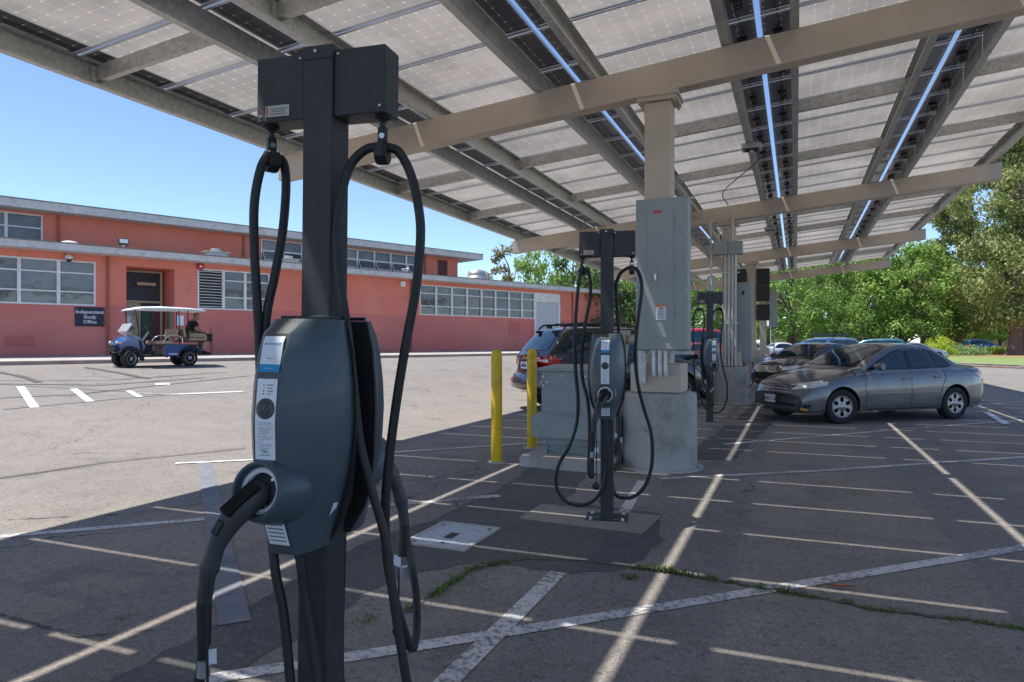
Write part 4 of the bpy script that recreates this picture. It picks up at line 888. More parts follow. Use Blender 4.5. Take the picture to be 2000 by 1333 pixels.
def body_mesh(S):
    """lower body loft with wheel arches cut out, plus the greenhouse shell; returns MB (mat 0 paint, 1 dark)"""
    L,W=S['L'],S['W']/2; lo,hi=-L/2,L/2
    def wx(x): return W*smooth_tab(S['plan'],x,.03)
    def low(x): return lerp_tab(S['bot'],x)
    def sh(x): return smooth_tab(S['shoulder'],x,.03)
    def ce(x): return max(sh(x)+.003,smooth_tab(S['centre'],x,.03))
    N=56; xs=[lo+(hi-lo)*(.5-.5*cos(pi*i/N))*1 for i in range(N+1)]; rings=[]
    for x in xs:
        w_,b0,s0,c0=wx(x),low(x),sh(x),ce(x); h=s0-b0
        bul=S.get('bulge',1.)
        half=[(0,b0),(w_*.72,b0),(w_*.93,b0+.02),(w_*.975,b0+.10*h),(w_*(.985),b0+.22*h),(w_,b0+.42*h),(w_*.998,b0+.60*h),(w_*.985,b0+.76*h),(w_*.960,b0+.90*h),(w_*.925,b0+.975*h),(w_*.86,s0+.25*(c0-s0)),(w_*.62,s0+.72*(c0-s0)),(w_*.30,s0+.95*(c0-s0)),(0,c0)]
        def bend(y): 
            f=max(0,(x-(hi-.75))/.75); g=max(0,((lo+.6)-x)/.6); return x-S.get('nose',.30)*(abs(y)/W)**2.2*f+S.get('tail',.18)*(abs(y)/W)**2.2*g
        r=[(bend(y),y,z) for y,z in half]+[(bend(y),-y,z) for y,z in reversed(half[1:-1])]
        rings.append(r)
    b=MB(); b.loft(rings,0,True,True,True); me=bpy.data.meshes.new('tmp'); me.from_pydata(b.v,[],b.f); bmm=bmesh.new(); bmm.from_mesh(me)
    bmesh.ops.remove_doubles(bmm,verts=bmm.verts,dist=1e-4); bmesh.ops.recalc_face_normals(bmm,faces=bmm.faces); bmm.to_mesh(me); bmm.free()
    o=bpy.data.objects.new('tmp',me); COL.objects.link(o); cutters=[]
    ra=S['arch']
    for ax in (S['xf'],S['xr']):
        for s in (-1,1):
            c=MB(); c.lathe([(ra,-.34),(ra,.34)],40,0,TR((ax,s*(W+.06),S['r']))@RX(pi/2),False,True)
            cm=bpy.data.meshes.new('c'); cm.from_pydata(c.v,[],c.f); q=bmesh.new(); q.from_mesh(cm); bmesh.ops.remove_doubles(q,verts=q.verts,dist=1e-5); bmesh.ops.recalc_face_normals(q,faces=q.faces); q.to_mesh(cm); q.free()
            co=bpy.data.objects.new('c',cm); COL.objects.link(co); cutters.append(co)
            md=o.modifiers.new('b','BOOLEAN'); md.operation='DIFFERENCE'; md.solver='EXACT'; md.object=co
    dg=bpy.context.evaluated_depsgraph_get(); m2=bpy.data.meshes.new_from_object(o.evaluated_get(dg))
    out=MB(); vs=[tuple(v.co) for v in m2.vertices]; out.v=vs
    for p in m2.polygons:
        c=p.center; dark=False
        for ax in (S['xf'],S['xr']):
            if all(math.hypot(vs[k][0]-ax,vs[k][2]-S['r'])<ra+.0015 for k in p.vertices): dark=True
        if c.z<low(c.x)+.012 and abs(p.normal.z)>.7: dark=True
        out.f.append(tuple(p.vertices)); out.m.append(1 if dark else 0); out.sm.append(not dark)
    for q in cutters: bpy.data.objects.remove(q)
    bpy.data.objects.remove(o)
    # greenhouse
    cab=S['cabin']; x0,x1=cab[0][0],cab[-1][0]; tum=S['tumble']; N=44; rings=[]
    xr_=[p[0] for p in cab]; xa,xb=min(x0,x1),max(x0,x1); tab=sorted(cab)
    for i in range(N+1):
        x=xa+(xb-xa)*i/N; zt=max(sh(x)-.03,smooth_tab(tab,x,.035)-(.03 if i in(0,N) else 0)); zs_=sh(x)-.04; yb=wx(x)*.93
        def yy(z): return yb-tum*max(0,z-sh(x))-S.get('tc',.0)*max(0,z-sh(x))**2
        h=zt-zs_; half=[(yb,zs_),(yy(zs_+.30*h),zs_+.30*h),(yy(zs_+.62*h),zs_+.62*h),(yy(zs_+.84*h)-.003,zs_+.84*h),(yy(zt)-.015,zs_+.93*h),(yy(zt)-.045,zs_+.975*h),(yy(zt)-.11,zt),(yy(zt)*.6,zt+.018),(yy(zt)*.3,zt+.026),(0,zt+.028)]
        ff=max(0,min(1,(x-S['xw1'])/(S['xw0']-S['xw1']))); gg=max(0,min(1,(S['xb1']-x)/(S['xb1']-S['xb0'])))
        def bd(y): return x-.14*(y/W)**2*(ff*(1-ff*.3))+.10*(y/W)**2*gg
        rings.append([(bd(y),y,z) for y,z in half]+[(bd(y),-y,z) for y,z in reversed(half[:-1])])
    out.loft(rings,0,False,False,True)
    return out
CARS={}
def car(name,label,cat,loc,head,S,paint,group=None,wheelstyle='hub',steer=0,detail=True):
    root=thing(name,label,cat,loc,head,group); r=S['r']
    b=body_mesh(S); body=b.build('body',[paint,UNDER],root,auto=38)
    bvh=BVHTree.FromPolygons([V(v) for v in b.v],b.f)
    # side glass on a black surround
    for s in (1,-1):
        t=MB(); drape(t,bvh,S['sideframe'],'y',s,.003,0,.12); t.build('window_trim',CTRIM,root)
        for poly in S['sidewin']:
            g=MB(); drape(g,bvh,poly,'y',s,.0065,0,.12); g.build('side_window',CGLASS,root)
    g=MB(); drape(g,bvh,S['wind'],'x',1,.004,1,.12); drape(g,bvh,[(y*.965,z0) for y,z0 in S['wind']],'x',1,.008,0,.12); g.build('windscreen',[CGLASS,CTRIM],root)
    g=MB(); drape(g,bvh,S['rearwin'],'x',-1,.004,1,.12); drape(g,bvh,[(y*.96,z0) for y,z0 in S['rearwin']],'x',-1,.008,0,.12); g.build('rear_window',[CGLASS,CTRIM],root)
    for s in (1,-1):
        h=MB(); drape(h,bvh,[(s*y,z) for y,z in S['head']],'x',1,.006,0,.06); 
        if 'headside' in S: drape(h,bvh,S['headside'],'y',s,.006,1,.06)
        h.build('headlight',[LENS,LENSA if S.get('amber') else LENS],root)
        h=MB(); drape(h,bvh,[(s*y,z) for y,z in S['tail_l']],'x',-1,.007,0,.06)
        if 'tailside' in S: drape(h,bvh,S['tailside'],'y',s,.007,0,.06)
        for poly in S.get('tailamber',[]): drape(h,bvh,poly,'y',s,.010,1,.06)
        for poly in S.get('tailwhite',[]): drape(h,bvh,poly,'y',s,.010,2,.06)
        h.build('tail_light',[LENSR,LENSA,LENS],root)
    for ax,st in ((S['xf'],steer),(S['xr'],0)):
        for s in (1,-1): wheel(r,S['tw'],wheelstyle,root,(ax,s*(S['W']/2-S['tw']/2-.025),r),s,st)
    g=MB()
    for poly,m_ in S['grille']: drape(g,bvh,poly,'x',1,.004+.003*m_,m_,.06)
    g.build('grille',[CTRIM,CHR,CTRIM],root)
    for s in (1,-1):
        m=MB(); x,y,z=S['mirror']; m.loft([[(x+.09*f_*k_[0]+.03*q,s*(y+.0+.21*q),z+.075*f_*k_[1]) for k_ in ((-.5,-.8),(.3,-.9),(.8,-.4),(.95,.1),(.7,.6),(.2,.9),(-.5,.9))] for q,f_ in ((0,.7),(.15,.95),(.6,1.05),(.9,.95),(1,.7))],0); m.box(x-.02,x+.03,min(s*(y-.08),s*(y+.04)),max(s*(y-.08),s*(y+.04)),z-.05,z-.01,1)
        m.build('wing_mirror',[paint if S.get('mirpaint',1) else CTRIM,CTRIM],root,bevel=.012)
    if detail:
        for s in (1,-1):
            t=MB()
            for pts in S['seams']: seam(t,bvh,pts,'y',s)
            t.build('door_gaps',CTRIM,root)
            for p in S['handles']:
                t=MB(); x,z=p; h=bvh.ray_cast(V((x,s*3,z)),V((0,-s,0)))
                if h[0] is None: continue
                y=abs(h[0].y); t.box(x-.09,x+.09,min(s*(y-.004),s*(y+.022)),max(s*(y-.004),s*(y+.022)),z-.015,z+.017); t.build('door_handle',paint,root,bevel=.008)
            if 'mould' in S:
                t=MB()
                for a,c,z in S['mould']: seam(t,bvh,[(a,z-.027),(c,z-.027)],'y',s,.012,1); drape(t,bvh,[(a,z-.022),(c,z-.022),(c,z+.022),(a,z+.022)],'y',s,.009,0,.15)  # thin dark strip below the moulding paints its shadow line
                t.build('side_moulding',[paint,CTRIM],root)
        t=MB()
        for pts in S.get('topseams',[]): seam(t,bvh,pts,'z',1); seam(t,bvh,[(x,-y) for x,y in pts],'z',1)
        if t.v: t.build('bonnet_gap',CTRIM,root)
        t=MB()
        for s in (1,-1):
            a=(S['xw0']-.02,s*.05+.05,S['wiperz']); t.tube([(a[0],a[1],a[2]),(a[0]-.03,a[1]+.35,a[2]+.035),(a[0]-.12,a[1]+.55,a[2]+.05)],.008,5)
        t.build('wipers',CTRIM,root)
    root['_b']=0; del root['_b']
    return root,bvh
def plate(root,x,z,side,text=None,label=None,hd=0,tilt=0):
    b=MB(); T=TR((x,0,z))@RZ(pi/2*side)@RX(R(tilt)); b.box(-.17,.17,-.012,.0,-.09,.09,0,T); b.box(-.15,.15,-.014,-.0125,-.072,.072,1,T)
    if text: b.text(text,.078,T@TR((0,-.0155,-.012))@RX(R(90)),2,bold=.002); b.text('California',.026,T@TR((0,-.0155,.052))@RX(R(90)),3)
    else: b.box(-.06,.06,-.0155,-.0145,.04,.06,3,T); b.box(-.11,.11,-.0155,-.0145,-.035,.022,2,T)
    return b.build('number_plate',[CTRIM,PLATE,flat('plate_blue',(.05,.07,.2),.5),flat('plate_script',(.4,.1,.1),.5)],root)
SEDAN=dict(nose=.24,tail=.13,L=4.44,W=1.72,xf=1.34,xr=-1.28,r=.31,arch=.365,tw=.19,tumble=.42,xw0=1.02,xw1=.10,xb0=-1.5,xb1=-.9,wiperz=.985,
 plan=[(-2.22,.80),(-2.1,.90),(-1.8,.965),(-1.2,1),(1.2,1),(1.7,.965),(2.0,.92),(2.15,.86),(2.22,.74)],
 bot=[(-2.22,.36),(-2.1,.22),(-1.8,.19),(1.9,.19),(2.12,.19),(2.22,.27)],
 shoulder=[(-2.22,.74),(-2.20,.88),(-2.12,.945),(-1.6,.965),(-1.,.965),(0,.93),(.9,.905),(1.4,.845),(1.8,.765),(2.05,.68),(2.17,.58),(2.22,.46)],
 centre=[(-2.22,.78),(-2.20,.95),(-2.14,1.02),(-1.6,1.04),(-1,1.05),(.9,1.0),(1.4,.93),(1.8,.845),(2.05,.765),(2.17,.66),(2.22,.50)],
 cabin=[(1.12,.93),(1.02,.985),(.60,1.20),(.16,1.375),(-.1,1.42),(-.45,1.432),(-.74,1.41),(-.95,1.355),(-1.18,1.235),(-1.42,1.09),(-1.54,1.0)],
 sideframe=[(.80,.955),(.45,1.135),(.06,1.300),(-.22,1.352),(-.62,1.352),(-.86,1.30),(-1.08,1.175),(-1.24,1.02),(-1.12,.99),(-.3,.962)],
 sidewin=[[(.70,.975),(.43,1.11),(.06,1.270),(-.17,1.325),(-.19,.985)],[(-.26,.99),(-.25,1.328),(-.60,1.325),(-.79,1.292),(-.85,1.01)],[(-.88,1.012),(-.83,1.282),(-.87,1.27),(-1.05,1.155),(-1.18,1.025)]],
 wind=[(-.63,1.035),(0,1.03),(.63,1.035),(.565,1.33),(.40,1.375),(0,1.39),(-.40,1.375),(-.565,1.33)],
 rearwin=[(-.62,1.10),(.62,1.10),(.52,1.32),(-.52,1.32)],
 head=[(.42,.615),(.50,.61),(.74,.645),(.80,.70),(.78,.765),(.70,.75),(.52,.69)],headside=[(2.02,.63),(1.72,.70),(1.66,.755),(1.74,.772),(1.9,.745),(2.08,.70)],
 tail_l=[(.50,.72),(.74,.70),(.80,.86),(.74,.91),(.55,.87)],tailside=[(-2.2,.70),(-2.08,.72),(-2.02,.90),(-2.1,.93),(-2.2,.88)],
 grille=[([(-.36,.655),(.36,.655),(.42,.615),(.3,.60),(-.3,.60),(-.42,.615)],0),([(-.40,.628),(.40,.628),(.34,.612),(-.34,.612)],1),([(-.52,.36),(.52,.36),(.44,.245),(-.44,.245)],0),([(.60,.345),(.76,.355),(.70,.25),(.58,.255)],0),([(-.76,.355),(-.60,.345),(-.58,.255),(-.70,.25)],0)],
 mirror=(.62,.84,1.02),seams=[[(.83,.90),(.86,.6),(.84,.30),(.70,.24)],[(-.215,.93),(-.20,.6),(-.20,.24)],[(.84,.25),(-.9,.25)],[(-1.0,.95),(-1.02,.78),(-.93,.62),(-.87,.45),(-.86,.26)],[(-1.62,.97),(-1.75,.9),(-2.05,.9)]],
 handles=[(-.08,.785),(-.84,.815)],mould=[(.80,-.18,.545),(-.24,-.86,.545)],topseams=[[(1.0,.70),(1.5,.69),(1.9,.62),(2.08,.45),(2.13,0)]])
civ,_bv=car('parked_car','grey four door sedan parked at an angle, nearest of the cars on the right','car',(0,0,0),0,SEDAN,carpaint('car_grey',(.125,.128,.14),.4),'parked cars','hub',R(-9))
h_=V((-.772,-.635,0)).normalized(); left=V((-h_.y,h_.x,0))
fw=V((.73,13.62,0)); ctr=fw-h_*1.34-left*.76; civ.location=ctr; civ.rotation_euler=(0,0,math.atan2(h_.y,h_.x))
plate(civ,2.235,.43,1,'5MZY116')
b=MB(); T=TR((2.195,0,.645))@RZ(pi/2)@RX(R(90-12))
for s in (-1,1): b.loft([[(s*.048+dx,-.035,dz) for dx,dz in ((-.008,0),(.008,0),(.008,.01),(-.008,.01))],[(s*.036+dx,.035,dz) for dx,dz in ((-.008,0),(.008,0),(.008,.01),(-.008,.01))]],sm=False,T=T)
b.box(-.045,.045,-.008,.008,0,.01,0,T); b.build('badge',CHR,civ)
b=MB(); b.cbox((2.09,.72,.27),(.05,.14,.04)); b.build('bumper_scuff',flat('scuff_yellow',(.55,.38,.05),.6),civ,bevel=.01)
b=MB(); b.tube([(.25,-.3,1.43),(-.05,-.3,1.62)],.004,5); b.build('antenna',CTRIM,civ)
def derive(S,**k):
    d=dict(S); d.update(k); return d
cor,_=car('parked_car','black sedan with a chrome rimmed grille parked directly behind the grey sedan','car',(0,0,0),0,derive(SEDAN,grille=[([(-.42,.74),(.42,.74),(.36,.56),(-.36,.56)],1),([(-.385,.725),(.385,.725),(.335,.575),(-.335,.575)],2),([(-.55,.36),(.55,.36),(.5,.24),(-.5,.24)],0)],topseams=[]),carpaint('car_black',(.012,.012,.013),.3),'parked cars','hub',0,False)
ca_=math.atan2(-.80,-.60); cor.location=V((-.85,22.2,0))-V((cos(ca_),sin(ca_),0))*2.2; cor.rotation_euler=(0,0,ca_)
b=MB()
for k in range(5): b.cbox((2.19-.002*k,0,.60+.028*k),(.012,.72,.006))
b.lathe([(.055,0),(.05,.012),(.03,.012),(.03,0)],20,0,TR((2.175,0,.655))@RY(R(78)),caps=False); b.build('grille_bars',CHR,cor)
VAN=dict(SEDAN); VAN=derive(SEDAN,L=4.75,W=1.86,r=.34,arch=.40,xf=1.42,xr=-1.45,
 plan=[(-2.375,.84),(-2.25,.93),(-1.9,.98),(1.2,1),(1.8,.96),(2.2,.88),(2.375,.72)],bot=[(-2.375,.40),(-2.2,.26),(2.2,.24),(2.375,.34)],
 shoulder=[(-2.375,.8),(-2.3,1.0),(-1,1.04),(.9,1.0),(1.5,.93),(2.1,.78),(2.3,.62),(2.375,.5)],centre=[(-2.375,.84),(-2.3,1.05),(-1,1.1),(1.0,1.1),(1.5,1.03),(2.1,.88),(2.3,.7),(2.375,.54)],
 cabin=[(1.45,1.0),(1.33,1.07),(.85,1.32),(.25,1.60),(-.2,1.68),(-1.2,1.70),(-1.9,1.66),(-2.12,1.56),(-2.33,1.05)],xw0=1.3,xw1=.2,xb0=-2.3,xb1=-2.0,tumble=.3,
 sideframe=[(1.05,1.04),(.55,1.32),(.1,1.54),(-.3,1.60),(-1.9,1.58),(-2.0,1.2),(-2.0,1.06)],
 sidewin=[[(.92,1.06),(.5,1.30),(.1,1.51),(-.15,1.57),(-.15,1.07)],[(-.22,1.07),(-.22,1.575),(-1.1,1.57),(-1.1,1.08)],[(-1.17,1.08),(-1.17,1.57),(-1.85,1.55),(-1.93,1.1)]],
 wind=[(-.68,1.13),(0,1.13),(.68,1.13),(.62,1.55),(0,1.62),(-.62,1.55)],rearwin=[(-.66,1.1),(.66,1.1),(.58,1.54),(-.58,1.54)],
 head=[(.5,.66),(.8,.70),(.84,.82),(.6,.78)],headside=[(2.15,.68),(1.85,.78),(1.85,.86),(2.2,.80)],tail_l=[(.6,.8),(.84,.8),(.84,1.1),(.72,1.1)],tailside=[(-2.36,.8),(-2.2,.82),(-2.18,1.05),(-2.32,1.08)],
 grille=[([(-.4,.72),(.4,.72),(.36,.6),(-.36,.6)],0),([(-.55,.45),(.55,.45),(.5,.32),(-.5,.32)],0)],mirror=(.85,.92,1.1),seams=[[(.95,1.0),(.95,.3)],[(-.19,1.05),(-.19,.3)],[(-1.13,1.05),(-1.2,.6),(-1.05,.3)]],handles=[(-.05,.9),(-1.0,.92)],mould=[],topseams=[],wiperz=1.08)
SUV=derive(VAN,L=4.50,W=1.85,r=.35,arch=.41,tw=.225,xf=1.34,xr=-1.28,tail=.26,
 plan=[(-2.25,.80),(-2.15,.90),(-1.9,.965),(-1.3,1),(1.2,1),(1.8,.96),(2.1,.88),(2.25,.70)],bot=[(-2.25,.42),(-2.1,.34),(-1.8,.30),(1.9,.30),(2.15,.30),(2.25,.42)],
 shoulder=[(-2.25,.64),(-2.20,.70),(-2.14,.98),(-2.05,1.07),(-1,1.06),(.9,1.03),(1.4,.98),(1.9,.88),(2.15,.74),(2.25,.58)],centre=[(-2.25,.66),(-2.20,.72),(-2.15,1.0),(-2.08,1.12),(-1,1.12),(1,1.1),(1.4,1.06),(1.9,.97),(2.15,.80),(2.25,.62)],
 cabin=[(1.55,.95),(1.42,1.07),(1.05,1.29),(.60,1.55),(.2,1.645),(-.8,1.66),(-1.35,1.645),(-1.6,1.58),(-1.85,1.36),(-2.12,1.09)],xw0=1.4,xw1=.5,xb0=-2.1,xb1=-1.55,tumble=.34,
 sideframe=[(1.15,1.09),(.75,1.33),(.4,1.52),(.1,1.57),(-.9,1.57),(-.9,1.12),(-.2,1.10)],
 sidewin=[[(1.02,1.11),(.72,1.30),(.4,1.49),(.1,1.54),(-.12,1.54),(-.12,1.12)],[(-.2,1.12),(-.18,1.545),(-.82,1.545),(-.86,1.14)],[(-.98,1.16),(-.94,1.52),(-1.38,1.52),(-1.52,1.47),(-1.76,1.22),(-1.70,1.17)]],
 wind=[(-.68,1.16),(0,1.16),(.68,1.16),(.60,1.52),(0,1.58),(-.60,1.52)],rearwin=[(-.62,1.21),(0,1.18),(.62,1.21),(.60,1.27),(.52,1.55),(0,1.58),(-.52,1.55),(-.60,1.27)],
 head=[(.5,.70),(.8,.72),(.84,.84),(.6,.84)],headside=[(2.08,.7),(1.8,.78),(1.82,.86),(2.1,.84)],amber=True,
 tail_l=[(.66,.88),(.90,.87),(.90,1.08),(.80,1.12),(.72,1.0)],tailside=[(-2.22,.87),(-1.84,.87),(-1.80,.94),(-1.86,1.04),(-1.98,1.11),(-2.12,1.11),(-2.22,1.0)],
 tailamber=[[(-2.13,.99),(-1.98,.99),(-1.95,1.03),(-2.0,1.08),(-2.09,1.07)]],tailwhite=[[(-2.20,.97),(-2.135,.97),(-2.10,1.09),(-2.17,1.06)]],
 grille=[([(-.4,.78),(.4,.78),(.36,.62),(-.36,.62)],0)],mirror=(.80,.92,1.14),mirpaint=0,seams=[[(.95,1.05),(.95,.4)],[(-.16,1.08),(-.16,.38)],[(-.9,1.1),(-.92,.85),(-.85,.6),(-.84,.4)],[(.93,.38),(-.84,.38)]],handles=[(-.02,.94),(-.72,.96)],mould=[(.9,-.82,.66)],wiperz=1.12)
suv,sb=car('parked_car','black sport utility car with roof rails seen from behind, beside the transformer','car',(0,0,0),0,SUV,carpaint('suv_black',(.010,.010,.013),.3),'parked cars','alloy',0)
ps=R(65); ha=V((cos(.3946)*sin(ps)-sin(.3946)*cos(ps), sin(.3946)*sin(ps)+cos(.3946)*cos(ps),0))   # heading
rr=V((.923*.69-.384*14.0, .384*.69+.923*14.0,0)); right=V((ha.y,-ha.x,0))
suv.location=rr+ha*2.15-right*.85; suv.rotation_euler=(0,0,math.atan2(ha.y,ha.x))
b=MB()
for s in (1,-1):
    b.tube([(.33,s*.56,1.62),(.2,s*.575,1.69),(-.1,s*.58,1.725),(-1.3,s*.58,1.725),(-1.5,s*.575,1.69),(-1.58,s*.57,1.62)],.019,8,0,5)
    for x in (.1,-.55,-1.3): b.cbox((x,s*.58,1.69),(.12,.05,.06))
b.build('roof_rail',CTRIM,suv)
b=MB()
for x in (-.15,-1.1): b.tube([(x,-.58,1.745),(x,.58,1.745)],.017,8); [b.cbox((x,s*.56,1.74),(.10,.07,.045)) for s in (1,-1)]
b.build('roof_rack_bar',CTRIM,suv)
b=MB()
ring=[]
pr=[(-.05,.46),(-.05,.56),(.0,.66),(.03,.72),(.10,.74),(.12,.74),(.12,.46)]
for k in range(17):
    y=-.915+1.83*k/16; x=-2.235-.10+.34*(abs(y)/.915)**2.6; ring.append([(x-p[0]*-1.0 -.0,y,p[1]) for p in pr])
b.loft(ring,0); b.build('rear_bumper',carpaint('bumper_grey',(.07,.065,.07),.4),suv)
b=MB()
for s in (1,-1): b.cbox((-2.178,s*.70,.59),(.05,.16,.075),0,TR((0,0,0)))
b.build('reflector',LENSR,suv,bevel=.012)
b=MB(); b.box(-2.215,-2.16,-.30,.30,.80,1.01,0); b.box(-2.225,-2.14,-.32,.32,1.015,1.045,1); b.build('plate_recess',[CTRIM,carpaint('suv_black2',(.010,.010,.013),.3)],suv,bevel=.01)
plate(suv,-2.225,.905,-1,None); suv.scale=(1,1,1.075)
b=MB(); b.lathe([(.045,0),(.045,.012),(.03,.012),(.03,0)],18,0,TR((-2.105,0,1.115))@RY(R(-80)),caps=False); b.build('badge',CHR,suv)
b=MB(); b.tube([(-2.13,.0,1.135),(-2.10,-.3,1.16),(-2.07,-.38,1.17)],.012,6); b.lathe([(.035,0),(.03,.03)],10,0,TR((-2.12,0,1.13))@RY(R(-80))); b.lathe([(.03,0),(.02,.03)],10,0,TR((-2.09,.05,1.2))@RY(R(-60))); b.build('rear_wiper',CTRIM,suv)
b=MB()
for s in (-.38,.38): b.box(-1.74,-1.55,s-.05,s+.05,1.545,1.60)
b.build('hatch_hinge',CTRIM,suv,bevel=.01)
SILV=carpaint('car_silver',(.33,.35,.38),.6); PALE=carpaint('car_pale_blue',(.30,.38,.46),.6)
def place(o,u_front,ang): 
    o.location=V((u_front[0],u_front[1],u_front[2] if len(u_front)>2 else 0)); o.rotation_euler=(0,0,ang)
S2=derive(SEDAN,topseams=[])
o,_=car('parked_car','black people carrier beyond the sport utility car, front showing behind the third charging station','car',(0,0,0),0,VAN,carpaint('van_black',(.010,.010,.012),.3),'parked cars','alloy',0,False); c_=V((-2.1,19.6,0))-ha*2.37; place(o,(c_.x,c_.y),math.atan2(ha.y,ha.x))
o,_=car('parked_car','silver sedan parked behind the black sedan, pale bonnet towards the columns','car',(0,0,0),0,S2,SILV,'parked cars','hub',0,False); place(o,(.35,30.5),math.atan2(-.80,-.60))
o,_=car('parked_car','pale blue people carrier with a black roof rack, behind the silver sedan','car',(0,0,0),0,VAN,PALE,'parked cars','alloy',0,False); place(o,(1.1,37.5),math.atan2(-.78,-.62))
b=MB()
for x in (-.2,-1.3):
    b.tube([(x,-.75,1.82),(x,.75,1.82)],.025,6)
    for s in (1,-1): b.cbox((x,s*.6,1.76),(.08,.06,.12))
for s in (-.35,.35): b.tube([(.1,s,1.86),(-1.7,s,1.86)],.02,6)
b.build('roof_rack',CTRIM,o)
o,_=car('moving_car','silver saloon on the far road beside the lawn, front pointing right','car',(0,0,0),0,S2,SILV,'parked cars','alloy',0,False); place(o,(9.3,65.6,.0),R(8))
o,_=car('parked_car','bright red people carrier in the sun beyond the third charging station','car',(0,0,0),0,derive(VAN),carpaint('car_red',(.50,.015,.02),.2),'parked cars','alloy',0,False); place(o,(-5.2,47,.0),R(38)); o.scale=(1.15,1.15,1.38)
o,_=car('parked_car','dark green estate car at the far end of the lot left of a white car','car',(0,0,0),0,VAN,carpaint('car_dark',(.02,.035,.035),.3),'parked cars','alloy',0,False); place(o,(-3.6,53.5),R(65))
o,_=car('parked_car','small white car at the far end of the lot near the street sign','car',(0,0,0),0,S2,carpaint('car_white',(.6,.6,.62),.1),'parked cars','hub',0,False); place(o,(-.9,60.5),R(30))
o,_=car('parked_car','teal estate car far behind the grey sedan roof','car',(0,0,0),0,VAN,carpaint('car_teal',(.03,.12,.14),.4),'parked cars','alloy',0,False); place(o,(4.6,52.5),R(170))
o,_=car('parked_car','dark red car far beyond the pier of the second column','car',(0,0,0),0,S2,carpaint('car_maroon',(.22,.02,.02),.3),'parked cars','hub',0,False); place(o,(-5.6,43),R(50))
o,_=car('parked_car','blue hatchback far right beyond the lawn left of the big pine trunk','car',(0,0,0),0,VAN,carpaint('car_blue',(.02,.09,.22),.4),'parked cars','alloy',0,False); place(o,(22.7,107,.1),R(20))
o,_=car('parked_car','white car at the right edge beyond the lawn beside the big pine trunk','car',(0,0,0),0,S2,carpaint('car_white2',(.55,.57,.6),.1),'parked cars','hub',0,False); place(o,(30.2,113,.1),R(10))
o,_=car('parked_car','dark grey car beyond the lot partly hidden by the grey sedan roof','car',(0,0,0),0,S2,carpaint('car_slate',(.05,.07,.09),.4),'parked cars','hub',0,False); place(o,(8.2,79),R(15))
# ---------------------------------------------------------------- golf cart and its passenger
BLUE=carpaint('cart_blue',(.004,.055,.20),.0)
ga=FROT+pi
gc=thing('golf_cart','blue golf cart with a white roof and tan seats standing by the kerb, facing left','golf cart',(-16.88,15.04,.772),ga)
gc.scale=(.94,1,1)
def gp(name,m,b,**k): return b.build(name,m,gc,**k)
# x=0 rear axle, front axle x=1.68
b=MB(); r=[]
for x,z,h,wd in ((-.50,1.63,.03,.46),(-.44,1.66,.05,.56),(.0,1.69,.07,.60),(.7,1.70,.08,.61),(1.3,1.68,.06,.59),(1.60,1.63,.04,.54),(1.66,1.60,.02,.44)):
    r.append([(x,-wd,z-h),(x,-wd,z-h*.3),(x,-wd*.8,z+h*.1),(x,0,z+h*.5),(x,wd*.8,z+h*.1),(x,wd,z-h*.3),(x,wd,z-h),(x,0,z-h*.8)])
b.loft(r,0); gp('roof',WHT,b)
for s in (1,-1):
    for p,q in (((1.53,s*.48,1.60),(1.44,s*.50,.86)),((.30,s*.46,1.62),(.30,s*.5,.6)),((.04,s*.46,1.62),(.04,s*.5,.7))): b=MB(); b.tube([p,q],.016,6); gp('roof_strut',CTRIM,b)
b=MB()
b.loft([[(x-.05*(abs(y)/.5)**2,y,z) for x,z in pr] for y,pr in ((-.46,[(1.95,.45),(1.98,.62),(1.80,.78),(1.42,.82),(1.30,.60),(1.34,.45)]),(-.2,[(2.0,.40),(2.04,.62),(1.86,.84),(1.42,.88),(1.28,.60),(1.32,.40)]),(.2,[(2.0,.40),(2.04,.62),(1.86,.84),(1.42,.88),(1.28,.60),(1.32,.40)]),(.46,[(1.95,.45),(1.98,.62),(1.80,.78),(1.42,.82),(1.30,.60),(1.34,.45)]))],0)
gp('front_cowl',BLUE,b,bevel=.02)
b=MB(); b.tube([(2.03,-.42,.50),(2.11,-.2,.50),(2.11,.2,.50),(2.03,.42,.50)],.03,8,0,3); b.tube([(1.9,-.42,.45),(2.03,-.42,.50)],.02,6); b.tube([(1.9,.42,.45),(2.03,.42,.50)],.02,6); b.box(1.95,2.06,-.3,.3,.42,.60); gp('bumper',CTRIM,b)
for s in (1,-1):
    b=MB(); b.ball((1.985,s*.33,.68),(.04,.08,.05)); gp('headlight',LENS,b)
    b=MB(); b.ball((1.93,s*.44,.655),(.03,.03,.03)); gp('indicator',LENSA,b)
    b=MB(); b.tube([(1.68+.30*cos(a),s*.47,.235+.30*sin(a)) for a in [R(k) for k in range(20,181,20)]]+[(1.30,s*.47,.22)],.05,6,0,2); gp('front_fender',CTRIM,b)
    b=MB(); b.loft([[(-.36,y,.36),(-.30,y,.5),(-.18,y,.56),(.0,y,.6),(.7,y,.63),(.74,y,.6),(.74,y,.30),(.34,y,.28),(.28,y,.42),(.0,y,.52),(-.25,y,.42)] for y in (s*.30,s*.52)],0,sm=False); gp('rear_body_panel',BLUE,b,bevel=.02)
    b=MB(); b.tube([(.34*cos(R(a)),s*.50,.235+.32*sin(R(a))) for a in range(0,171,15)],.045,6,0,2); gp('rear_fender',CTRIM,b)
b=MB(); b.box(.74,1.34,-.5,.5,.27,.31); b.box(-.3,.74,-.28,.28,.27,.58); b.loft([[(1.30,y,.30),(1.36,y,.30),(1.44,y,.75),(1.36,y,.75)] for y in (-.48,.48)],0,sm=False); b.box(-.36,.74,-.5,.5,.585,.625); b.box(.9,1.0,.1,.2,.31,.45); gp('floor_pan',CTRIM,b)
